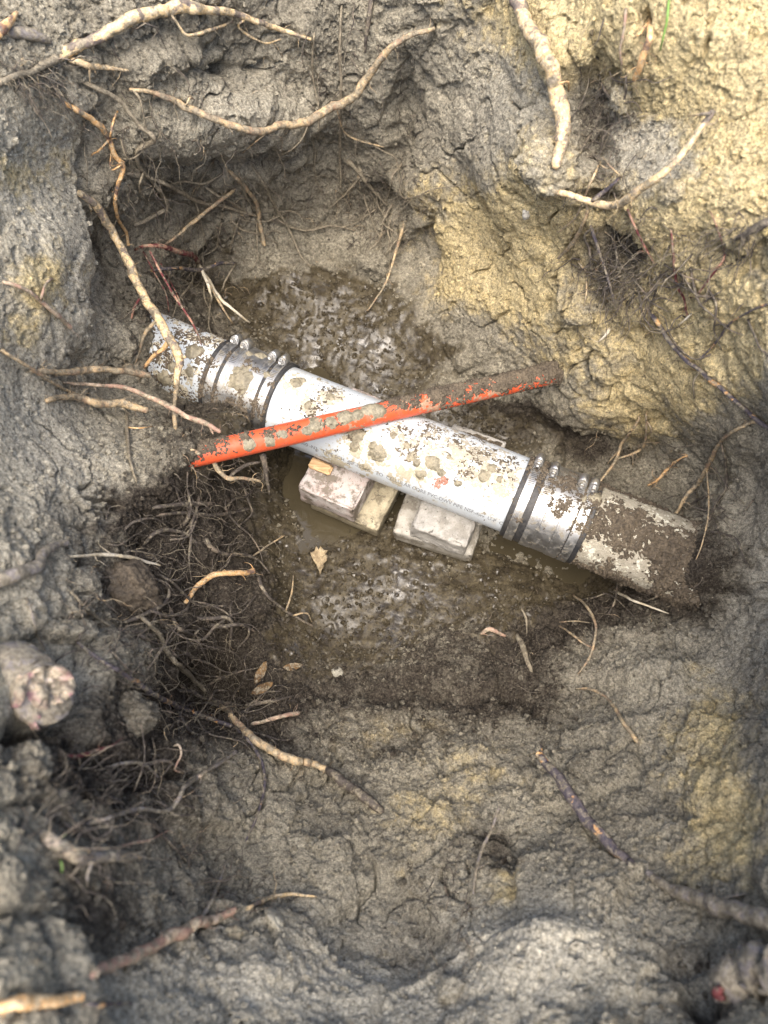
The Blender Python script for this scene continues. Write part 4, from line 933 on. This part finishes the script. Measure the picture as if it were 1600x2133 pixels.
root('reddish-brown root on the left clay slab', 'r_pink', [(-5, 584), (40, 598), (68, 612), (100, 640), (128, 664), (146, 682)], [6, 8, 8, 9, 10, 9], .010, fuzz=.2, branches=[([(72, 610), (90, 588), (110, 580)], [6, 6, 4])])
root('thin root hanging below the lower pale stub', 'r_soil', [(264, 850), (266, 900), (270, 952), (285, 1005)], [6, 7, 7, 4], .010, branches=[([(272, 900), (295, 895), (318, 888)], [3, 3, 2], {'kind': 'r_orange'})])
root('pale curled root below the orange conduit', 'r_tan', [(443, 955), (455, 980), (478, 997), (510, 996), (542, 1002)], [9, 10, 10, 8, 5], d=[.985, .99, 1.0, 1.02, 1.04], fuzz=1, branches=[([(478, 990), (505, 970), (540, 962)], [6, 9, 6], {'kind': 'r_humus', 'd': [1.0, 1.02, 1.03]})])
root('dark brown root dropping behind the conduit left of the pinkish brick', 'r_humus', [(546, 948), (553, 975), (556, 1000), (562, 1030)], [13, 11, 8, 4], d=[1.04, 1.05, 1.06, 1.08], fuzz=2)
root('brown root along the left bank below the conduit', 'r_humus', [(310, 1058), (360, 1052), (405, 1050), (442, 1048)], [8, 10, 11, 8], .012, fuzz=1)
root('long dark root lying on the left bank under the brown one', 'r_humus', [(315, 1075), (380, 1068), (450, 1072), (520, 1060)], [7, 8, 8, 5], .008, fuzz=1.2)
root('whitish root sliver on the left bank', 'r_straw', [(128, 1162), (190, 1156), (240, 1157), (285, 1164), (334, 1178)], [4, 6, 7, 7, 4], .012, fuzz=.2)
root('brown root with an orange cut end on the left bank', 'r_orange', [(388, 1254), (412, 1220), (440, 1200), (470, 1194), (502, 1194), (530, 1189)], [9, 11, 11, 11, 11, 12], [.006, .02, .03, .03], sides=12, fuzz=.4)
root('dark wiry root from the orange cut end down to the water', 'r_humus', [(534, 1192), (546, 1222), (565, 1248), (592, 1270), (622, 1288), (652, 1304)], [9, 8, 7, 6, 5, 3], .010, branches=[([(590, 1262), (606, 1230), (612, 1196)], [4, 4, 3], {'kind': 'r_tan', 'lift': .02}), ([(600, 1276), (635, 1275), (650, 1295)], [4, 4, 2], {'kind': 'r_tan'})])
root('thin pale root above the brown orange-ended root', 'r_tan', [(525, 1160), (560, 1135), (592, 1116)], [4, 4, 3], .010, fuzz=.3)
root('looping soil-covered root on the left bank', 'r_humus', [(290, 1142), (320, 1112), (350, 1104), (385, 1112), (410, 1130)], [8, 9, 9, 8, 6], .008, fuzz=1)
root('forking soil-covered root left of the pit bottom', 'r_humus', [(250, 1300), (300, 1280), (335, 1262), (352, 1240), (345, 1210)], [8, 10, 10, 8, 5], .010, fuzz=1, branches=[([(300, 1285), (345, 1290), (385, 1272), (395, 1252)], [7, 7, 6, 4]), ([(280, 1300), (320, 1330), (345, 1365), (385, 1400), (430, 1440)], [8, 10, 11, 12, 8], {'kind': 'r_soil'})])
root('slanting dark root beside the hollow on the left', 'r_soil', [(140, 1225), (165, 1250), (195, 1280), (230, 1305)], [6, 8, 9, 6], .006, fuzz=1)
root('long bluish-black root running down the left slope', 'r_dark', [(162, 1340), (198, 1368), (250, 1398), (320, 1446), (380, 1476), (430, 1496), (482, 1512)], [8, 10, 10, 11, 11, 10, 8], [.012, .02, .02, .015, .01], fuzz=.6)
root('dark spiky root below the bluish-black one', 'r_humus', [(430, 1460), (470, 1465), (510, 1470), (560, 1462), (608, 1450)], [9, 9, 8, 7, 4], .014, fuzz=2.5)
root('thick tan root with a soil-caked end on the near slope', 'r_tan', [(462, 1470), (490, 1500), (530, 1542), (580, 1570), (622, 1588), (660, 1594), (700, 1612)], [10, 14, 16, 18, 18, 16, 14], [.006, .016, .02, .02, .015], sides=12, branches=[([(685, 1600), (720, 1626), (755, 1655), (795, 1690)], [16, 22, 24, 14], {'kind': 'r_humus', 'lift': .008})], fuzz=.6)
root('broken twig with a whitish end right of the leaf rot', 'r_pink', [(520, 1510), (560, 1500), (590, 1492), (622, 1485)], [7, 8, 10, 10], .012, fuzz=.4)
root('thin black root looping down the near slope', 'r_dark', [(486, 1512), (522, 1548), (546, 1592), (550, 1642), (536, 1700), (512, 1752)], [5, 7, 7, 7, 6, 5], .010, fuzz=.5)
root('long grey crooked root stretched over the near left slope', 'r_grey', [(492, 1566), (455, 1592), (410, 1620), (384, 1640), (370, 1668), (345, 1690), (290, 1686), (235, 1700), (170, 1720)], [7, 8, 8, 10, 9, 9, 9, 9, 7], .014, fuzz=.8)
root('arched thin grey root above the long crooked one', 'r_grey', [(215, 1600), (262, 1590), (300, 1592), (332, 1620)], [6, 7, 7, 4], .012, fuzz=1)
root('short red root on the dark soil at left', 'r_red', [(118, 1572), (165, 1574), (200, 1564), (238, 1552)], [6, 7, 9, 6], .012, fuzz=.8)
root('small pink curl of root on the near left slope', 'r_pink', [(356, 1558), (372, 1552), (378, 1572), (368, 1592), (366, 1604), (384, 1612)], [4, 5, 5, 5, 5, 3], .012, fuzz=0)
root('thick grey-brown root lying on the left near slope', 'r_grey', [(78, 1734), (120, 1756), (165, 1784), (205, 1786), (245, 1784), (292, 1780)], [22, 28, 30, 22, 22, 14], .012, sides=14, fuzz=1, branches=[([(165, 1790), (172, 1820), (185, 1850)], [7, 6, 3])])
root('brown thin root above the pale bottom left root', 'r_pink', [(225, 1770), (270, 1758), (310, 1750), (350, 1730)], [5, 6, 5, 3], .008, fuzz=.5)
root('pale root stretching across the bottom left', 'r_pink', [(165, 2042), (235, 2008), (310, 1975), (372, 1944), (412, 1922), (450, 1915), (490, 1896)], [16, 24, 24, 24, 26, 20, 12], .010, sides=14, fuzz=.4, branches=[([(410, 1925), (432, 1895), (452, 1850), (470, 1800)], [12, 9, 9, 6], {'kind': 'r_grey'})])
root('cream root splinter right of the pale bottom left root', 'r_cream', [(500, 1898), (540, 1882), (570, 1868), (615, 1862), (660, 1868)], [7, 11, 9, 7, 4], .010, fuzz=.3)
root('orange-brown bark strip at the bottom left corner', 'r_orange', [(-15, 2100), (60, 2086), (120, 2084), (172, 2076)], [22, 30, 24, 18], .008, sides=12, fuzz=.3, cat='bark')
root('black twig beside the orange bark strip', 'r_dark', [(165, 2094), (215, 2092), (275, 2090)], [8, 9, 5], .006, fuzz=.2)
root('grey bark root end above the big cut root at left', 'r_grey', [(-20, 1222), (30, 1200), (78, 1178), (100, 1146), (140, 1128)], [34, 32, 28, 20, 12], .012, sides=14, fuzz=1)
root('thin wiry root under the grey bark end at left', 'r_grey', [(56, 1245), (70, 1290), (80, 1330)], [5, 5, 3], .010, fuzz=.5)
root('cream and orange root splinter in the top left corner', 'r_orange', [(-12, 82), (12, 58), (36, 26)], [16, 20, 8], .012, fuzz=0)
root('grey root lump below the splinter in the top left corner', 'r_grey', [(20, 70), (60, 72), (104, 86)], [22, 24, 10], .004, fuzz=.5)

# tangles: many alike muddy roots creeping over the banks
def tangle(label, group, kind, boxes, seed, wlo, whi):
    rs = np.random.default_rng(seed)
    for x, y, rx, ry, m, a0, spread, where in boxes:
        for _ in range(m):
            q = np.array([x + rs.uniform(-1, 1) * rx, y + rs.uniform(-1, 1) * ry]); a = math.radians(a0) + rs.normal() * spread; pts = [tuple(q)]
            for _s in range(rs.integers(3, 6)):
                a += rs.normal() * .45; q = q + np.array([math.cos(a), math.sin(a)]) * rs.uniform(22, 46); pts.append(tuple(q))
            w0 = rs.uniform(wlo, whi); e = pts[2]; a2 = a + rs.choice([-1, 1]) * .9
            br = [([e, (e[0] + math.cos(a2) * 24, e[1] + math.sin(a2) * 24), (e[0] + math.cos(a2 + .4) * 50, e[1] + math.sin(a2 + .4) * 50)], [w0 * .6, w0 * .5, w0 * .3])] if rs.random() < .7 else []
            root(('thicker ' if w0 > (wlo + whi) / 2 else 'thin ') + label + ' ' + where, kind, pts, [w0, w0, w0 * .85, w0 * .6, w0 * .35], [.0, .010, .014, .010, .004], branches=br, fuzz=.9, group=group, sides=7)
tangle('muddy root in the left bank tangle', 'tangled roots on the left bank', 'r_humus', [(330, 1170, 120, 80, 9, 20, .8, 'around the smooth dark clod'), (330, 1310, 130, 60, 10, 30, .7, 'above the bluish-black root'), (420, 1470, 100, 50, 9, 35, .6, 'beside the dark hollow'), (220, 1640, 120, 80, 8, 0, .7, 'below the sawn-off root'), (470, 1020, 70, 40, 4, 60, .8, 'under the conduit end')], 71, 4, 10)
tangle('muddy root drooping on the far wall', 'drooping roots on the far wall', 'r_soil', [(230, 300, 60, 120, 5, 70, .4, 'beside the left clay slab'), (520, 400, 130, 60, 8, 75, .6, 'under the bulge'), (740, 300, 110, 120, 7, 85, .4, 'near the long vertical root'), (380, 560, 70, 60, 6, 60, .6, 'above the left pipe end'), (820, 420, 40, 60, 4, 90, .5, 'beside the yellow bank')], 72, 3, 6)
tangle('dark root clinging to the right bank', 'clinging roots on the right bank', 'r_humus', [(1270, 200, 60, 140, 6, 85, .4, 'in the upper crack'), (1320, 520, 120, 70, 8, 70, .8, 'around the hairy clump'), (1500, 620, 70, 120, 4, 110, .6, 'at the far right'), (1480, 1050, 50, 60, 4, 100, .5, 'at the buried pipe end'), (1250, 1300, 120, 50, 4, 20, .8, 'below the buried pipe end')], 73, 3, 6)

# thick cut root on the left: bark tube with a ragged, pale cut face
def cut_root():
    dd = .60
    P, R = line3([(-70, 1350), (-20, 1385), (30, 1415), (78, 1445)], [128, 132, 132, 126], d=[.675, .655, .632, .61])
    o = mesh_np('root', *tube(P, R, 28, .05, 77, -.1), M['r_grey']); tag(o, 'very thick sawn-off root with a pale pink cut face on the left', 'root', 'tree roots sticking out of the pit')
    a = unit(P[-1] - P[-4]); b = unit(np.cross(a, [0, 0, 1])); c = np.cross(a, b)
    k = 44; Vv = []
    for i in range(16):
        f = i / 15
        for j in range(k):
            t = 2 * math.pi * j / k
            rr = R[-1] * 1.03 * f
            Vv.append(P[-1] + b * math.cos(t) * rr + c * math.sin(t) * rr)
    Vv = np.array(Vv); nz = fbm(Vv, 90, 3, 222)
    Vv = Vv + a * (.004 + .020 * nz[:, None] - .012 * (np.linalg.norm(Vv - P[-1], axis=1) / R[-1] > .97)[:, None]) + (Vv - P[-1]) * (fbm(Vv, 70, 3, 225) * .30)[:, None]
    mesh_np('cut_face', Vv, grid_quads(16, k, True), mat=M['cutwood'], parent=o)
cut_root()

# ------------------------------------------------------------------ fine rootlets (uncountable), crumbs, stones, leaves
def rootlets(name, label, regions, kind, wmin, wmax, lmin, lmax, seed, hang=.35):
    rs = np.random.default_rng(seed); bag = Bag()
    for x, y, rx, ry, m in regions:
        for _ in range(m):
            px_, py_ = x + rs.normal() * rx * .6, y + rs.normal() * ry * .6
            d_, n_ = hit(px_, py_); P = at_d(px_, py_, d_ + .002); n_ = np.array(n_)
            v = unit(n_ * .9 + rs.normal(size=3) * .8); k = 8; ln = rs.uniform(lmin, lmax); c = [P]
            for _s in range(k):
                v = unit(v + rs.normal(size=3) * .42 + np.array([0, 0, -hang])); c.append(c[-1] + v * ln / k)
            r0 = rs.uniform(wmin, wmax)
            bag.add(*tube(np.array(c), np.linspace(r0, r0 * .25, k + 1), 4, 0))
    o = bag.build(name, M[kind]); tag(o, label, 'rootlets', kind='stuff')
rootlets('rootlets', 'fine brown root hairs all over the pit walls', [(780, 440, 90, 80, 110), (1300, 580, 90, 60, 170), (560, 430, 130, 80, 60), (450, 620, 80, 50, 60), (480, 880, 110, 40, 70), (480, 1010, 110, 60, 80), (350, 1150, 150, 90, 90),
    (350, 1320, 150, 80, 90), (460, 1490, 130, 50, 120), (250, 1650, 160, 90, 80), (1260, 250, 60, 130, 90), (1540, 500, 50, 50, 60), (1240, 1270, 140, 40, 50), (60, 170, 90, 40, 50), (1480, 1080, 70, 90, 30), (420, 1830, 90, 70, 50), (940, 1900, 50, 120, 40), (300, 620, 60, 80, 40), (850, 300, 40, 150, 40), (600, 250, 250, 150, 50), (1100, 1400, 150, 80, 40)], 'r_humus', .0003, .0009, .015, .060, 5)
rootlets('rootlets', 'tangle of long grey-brown root fibres on the left side of the pit', [(330, 1180, 130, 90, 45), (330, 1320, 150, 80, 55), (470, 1480, 110, 50, 55), (230, 1640, 150, 70, 45), (430, 1000, 100, 60, 35), (180, 1350, 100, 60, 30), (440, 1820, 80, 70, 24), (300, 300, 120, 150, 60), (330, 580, 70, 90, 60), (480, 420, 130, 90, 60), (780, 430, 80, 80, 60), (1290, 560, 80, 60, 70), (1250, 250, 60, 130, 50), (1380, 560, 120, 80, 40), (1480, 1050, 80, 80, 30), (60, 160, 70, 40, 30), (720, 120, 130, 120, 40), (120, 1780, 90, 90, 40)], 'r_humus', .0003, .0013, .02, .095, 15, .30)
rootlets('rootlets', 'fine pale root hairs scattered over the pit walls', [(780, 450, 90, 70, 26), (560, 430, 150, 80, 26), (450, 620, 90, 60, 26), (1300, 560, 160, 90, 26), (350, 1250, 200, 150, 26), (460, 1490, 130, 60, 26), (1350, 950, 90, 60, 20), (300, 1700, 220, 140, 22), (600, 200, 280, 160, 22), (450, 960, 120, 70, 22), (1250, 200, 150, 150, 16), (60, 150, 90, 60, 14), (1250, 1330, 160, 70, 14)], 'r_tan', .0003, .0008, .015, .06, 6)
rootlets('rootlets', 'hair-thin grey roots hanging down the far wall and upper banks', [(600, 200, 260, 160, 90), (300, 250, 120, 180, 60), (560, 440, 150, 70, 70), (780, 420, 90, 90, 70), (1250, 300, 90, 160, 60), (1380, 520, 130, 80, 60), (60, 170, 90, 60, 40), (450, 620, 90, 60, 40), (350, 1180, 150, 100, 60), (400, 1420, 150, 80, 70)], 'r_soil', .0002, .0005, .02, .09, 25, .40)

# one icosahedral crumb, many of them joined: earth that nobody could count
g = (1 + 5 ** .5) / 2
IV = np.array([(-1, g, 0), (1, g, 0), (-1, -g, 0), (1, -g, 0), (0, -1, g), (0, 1, g), (0, -1, -g), (0, 1, -g), (g, 0, -1), (g, 0, 1), (-g, 0, -1), (-g, 0, 1)]) / 1.9
IT = np.array([(0, 11, 5), (0, 5, 1), (0, 1, 7), (0, 7, 10), (0, 10, 11), (1, 5, 9), (5, 11, 4), (11, 10, 2), (10, 7, 6), (7, 1, 8), (3, 9, 4), (3, 4, 2), (3, 2, 6), (3, 6, 8), (3, 8, 9), (4, 9, 5), (2, 4, 11), (6, 2, 10), (8, 6, 7), (9, 8, 1)])
def crumbs(name, label, weight, m, smin, smax, mat, seed, power=2.2):
    rs = np.random.default_rng(seed)
    inside = (u1 > -60) & (u1 < 1660) & (v1 > -60) & (v1 < 2190)
    # spread by area, not by how dense the survey is
    area = (1.0 / np.maximum(W.ravel(), .3)) ** 2
    wgt = weight * inside * area; wgt = np.clip(wgt, 0, None); wgt = wgt / wgt.sum()
    ids = rs.choice(len(wgt), m, p=wgt)
    s = smin + (smax - smin) * rs.random(m) ** power
    q = rs.normal(size=(m, 12, 3)) * .24 + IV[None]
    sc3 = rs.uniform(.65, 1.2, (m, 1, 3))
    Vv = q * sc3 * s[:, None, None]
    ang = rs.uniform(0, 6.28, m); ca_, sa_ = np.cos(ang), np.sin(ang)
    x, y = Vv[..., 0].copy(), Vv[..., 1].copy()
    Vv[..., 0] = x * ca_[:, None] - y * sa_[:, None]; Vv[..., 1] = x * sa_[:, None] + y * ca_[:, None]
    Vv = Vv + (G[ids] + n3[ids] * (s * .35)[:, None])[:, None, :]
    T = (IT[None] + (np.arange(m) * 12)[:, None, None]).reshape(-1, 3)
    o = mesh_np(name, Vv.reshape(-1, 3), T=T, mat=mat, smooth=False); tag(o, label, 'soil', kind='stuff')
    at_ = o.data.attributes.new('soil', 'FLOAT_COLOR', 'POINT'); av = np.repeat(att[ids], 12, axis=0)
    av[:, 1] += np.repeat(rs.uniform(-.35, .45, m), 12); av[:, 2] *= .6
    at_.data.foreach_set('color', av.astype(np.float32).ravel())
slope_ok = .10 + np.clip(n3[:, 2], 0, 1) ** 2
hum_dark_c = np.clip(hum, 0, 1)
crumbs('soil_crumbs', 'grey-brown soil crumbs scattered over the pit', slope_ok * (.35 + rough_f) * (1 - wetc) * (1 - .6 * smooth_f), 14000, .0008, .0040, M['soil'], 3, 3.0)
crumbs('soil_crumbs', 'dark humus crumbs lying in the pit', slope_ok * (.12 + 1.3 * hum_dark_c + .35 * wetc), 11000, .0008, .0042, M['soil'], 4, 3.0)

def stone(name, label, px_, py_, rx, ry, mat, seed, cat='stone', flat=.7, sink=.25, group=None):
    d_, n_ = hit(px_, py_); n_ = np.array(n_)
    th, ph = np.meshgrid(np.linspace(0, math.pi, 44), np.linspace(0, 2 * math.pi, 70, endpoint=False), indexing='ij')
    S = np.stack([np.sin(th) * np.cos(ph), np.sin(th) * np.sin(ph), np.cos(th)], -1).reshape(-1, 3)
    rg = 1.0 if cat == 'clod' else .35
    S = S * (1 + fbm(S + seed * 2.3, 1.3, 3, seed)[:, None] * .45 + rg * np.abs(fbm(S + seed, 4, 3, seed + 2))[:, None] * .35 + rg * vnoise(S + seed, 14, seed + 5)[:, None] * .08)
    rm = (rx + ry) / 2 * d_ / F
    S = S * np.array([rx, ry, (rx + ry) / 2 * flat]) * d_ / F
    e1_ = unit(RT - n_ * (RT @ n_)); e2_ = np.cross(n_, e1_)
    P = at_d(float(px_), float(py_), d_) + n_ * rm * flat * (.5 - sink)
    Vv = P + S[:, :1] * e1_ + S[:, 1:2] * e2_ + S[:, 2:] * n_
    o = mesh_np(name, Vv, grid_quads(44, 70, True), mat=mat); tag(o, label, cat, group)
    ii, jj = np.argmin(np.abs(va - py_)), np.argmin(np.abs(ua - px_))
    at_ = o.data.attributes.new('soil', 'FLOAT_COLOR', 'POINT'); at_.data.foreach_set('color', np.tile(att[ii * nc + jj] * np.array([.8, .6, .3, .6], np.float32), len(Vv)).astype(np.float32))
    return o
stone('stone', 'round flat grey stone near the bottom left root splinter', 570, 1916, 27, 26, M['stone'], 1, flat=.4)
stone('clod', 'pale grey clod near the top of the right bank, beside the thick root', 1216, 100, 26, 30, M['soil'], 2, 'clod', .5)
stone('clod', 'grey soil clod right of the brown root in the crack', 1300, 205, 26, 26, M['soil'], 3, 'clod')
stone('clod', 'greyish clod stuck to the right bank above the yellow sand', 1402, 402, 28, 20, M['soil'], 4, 'clod')
stone('clod', 'large grey clod round the foot of the thick upper right root', 1142, 345, 56, 46, M['soil'], 5, 'clod', .6)
stone('stone', 'cream lump at the right edge beside the hairy root end', 1598, 468, 16, 20, M['yellow_stone'], 6)
stone('stone', 'tiny white flake on the yellow sand', 1096, 446, 8, 10, M['pale_stone'], 7)
stone('clod', 'rounded yellow clod under the hairy clump', 1205, 655, 26, 20, M['soil'], 8, 'clod')
stone('stone', 'small brown pebble on the mud at the lower puddle', 704, 1402, 14, 10, M['stone'], 9, sink=.5)
stone('stone', 'small yellowish stone below the pale bottom root', 485, 1950, 24, 16, M['tan_slab'], 10, sink=.4)
stone('clod', 'big grey clod on the near left slope below the cut root', 270, 1500, 55, 50, M['soil'], 11, 'clod', .7)
stone('clod', 'lumpy grey clod at the left edge below the cut root', 50, 1610, 70, 56, M['soil'], 12, 'clod', .7)
stone('clod', 'smooth dark clod on the left bank', 275, 1225, 60, 42, M['humus'], 13, 'clod', .6)
stone('clod', 'grey clod at the left edge near the bottom', 10, 1850, 40, 50, M['soil'], 14, 'clod', .7)
stone('stone', 'flat pale stone at the bottom edge', 510, 2110, 32, 22, M['stone'], 15, flat=.3, sink=.5)
stone('clod', 'ochre clod sticking out of the far wall above the mud', 780, 550, 30, 34, M['soil'], 16, 'clod', .6)
stone('clod', 'grey clod in the dark patch at the bottom middle', 940, 2065, 26, 28, M['soil'], 17, 'clod')

def leaf(name, label, px_, py_, outline, scale_px, rot, mat, seed, curl=.25, tilt=(0, 0), lift=.004):
    d_, n_ = hit(px_, py_); n_ = unit(np.array(n_) * .4 + np.array([tilt[0], tilt[1], 1.0]))
    e1_ = unit(RT - n_ * (RT @ n_)); e2_ = np.cross(n_, e1_)
    O = np.array(outline, float); s = scale_px * d_ / F
    c = O.mean(0); V2 = [c]; rings = (.35, .7, 1.0)
    m = len(O)
    for f in rings: V2 += [c + (q - c) * f for q in O]
    V2 = np.array(V2); cr, sr = math.cos(rot), math.sin(rot)
    x, y = V2[:, 0] * cr - V2[:, 1] * sr, V2[:, 0] * sr + V2[:, 1] * cr
    rr = np.hypot(V2[:, 0] - c[0], V2[:, 1] - c[1])
    zz = curl * rr ** 2 - .12 * np.abs(V2[:, 0]) + .05 * np.sin(V2[:, 1] * 9 + seed)
    P = at_d(float(px_), float(py_), d_) + n_ * lift
    Vt = P + (x[:, None] * e1_ + y[:, None] * e2_ + zz[:, None] * n_) * s
    T = [[0, 1 + i, 1 + (i + 1) % m] for i in range(m)]
    Q = [[1 + r * m + i, 1 + (r + 1) * m + i, 1 + (r + 1) * m + (i + 1) % m, 1 + r * m + (i + 1) % m] for r in range(2) for i in range(m)]
    n0_ = len(Vt); Vb = Vt - n_ * .0006
    T += [[a + n0_, c_ + n0_, b + n0_] for a, b, c_ in T]; Q += [[a + n0_ for a in q[::-1]] for q in Q]
    Q += [[1 + 2 * m + i, 1 + 2 * m + i + n0_, 1 + 2 * m + (i + 1) % m + n0_, 1 + 2 * m + (i + 1) % m] for i in range(m)]
    o = mesh_np(name, np.concatenate([Vt, Vb]), Q, T, mat); tag(o, label, 'leaf', 'dead leaves in the pit')
MAPLE = [(0, -1.0), (.10, -.55), (.30, -.62), (.26, -.35), (.62, -.30), (.46, -.12), (.78, .12), (.50, .12), (.62, .42), (.34, .34), (.30, .62), (.14, .46), (0, .85), (-.14, .46), (-.30, .62), (-.34, .34), (-.62, .42), (-.50, .12), (-.78, .12), (-.46, -.12), (-.62, -.30), (-.26, -.35), (-.30, -.62), (-.10, -.55)]
leaf('leaf', 'curled tan maple leaf on the wet mud below the pinkish brick', 667, 1170, [(0, -1.15), (.10, -.75), (.24, -.55), (.20, -.30), (.44, -.12), (.52, .12), (.44, .40), (.60, .52), (.34, .56), (.16, .80), (.02, .60), (-.10, .84), (-.26, .56), (-.52, .50), (-.46, .22), (-.36, -.05), (-.20, -.34), (-.16, -.60), (-.06, -.85)], 33, .12, M['leaf'], 1, .45, lift=.010)
OV = [(.0, -1), (.25, -.7), (.36, -.2), (.34, .3), (.2, .75), (0, 1), (-.16, .8), (-.3, .3), (-.36, -.2), (-.24, -.7)]
leaf('leaf', 'rotten ochre leaf standing upright in the dark hollow at lower left', 545, 1398, OV, 26, -.45, M['rotleaf'], 2, .2, (.3, -.5), .012)
leaf('leaf', 'rotten ochre leaf lying in the dark hollow at lower left', 552, 1432, OV, 26, -1.1, M['rotleaf'], 3, .2, (0, -.3), .010)
leaf('leaf', 'dark red-brown leaf edge right of the rotten leaves', 610, 1388, OV, 22, -1.4, M['rotleaf'], 4, .3, (0, -.4), .006)
def blade(label, pts, wid, lift):
    P, R = line3(pts, wid, lift)
    o = mesh_np('grass_blade', *tube(P, R, 5, 0), M['grass']); tag(o, label, 'grass', 'stray grass blades')
blade('green grass blade hanging at the top right edge', [(1394, -5), (1390, 40), (1382, 75), (1375, 105)], [6, 6, 5, 3], .014)
blade('green grass blade on the left near slope', [(140, 1735), (125, 1750), (118, 1762)], [4, 4, 2], .012)
blade('green grass blade under the thick grey-brown root', [(126, 1790), (130, 1805), (128, 1818)], [4, 4, 3], .010)
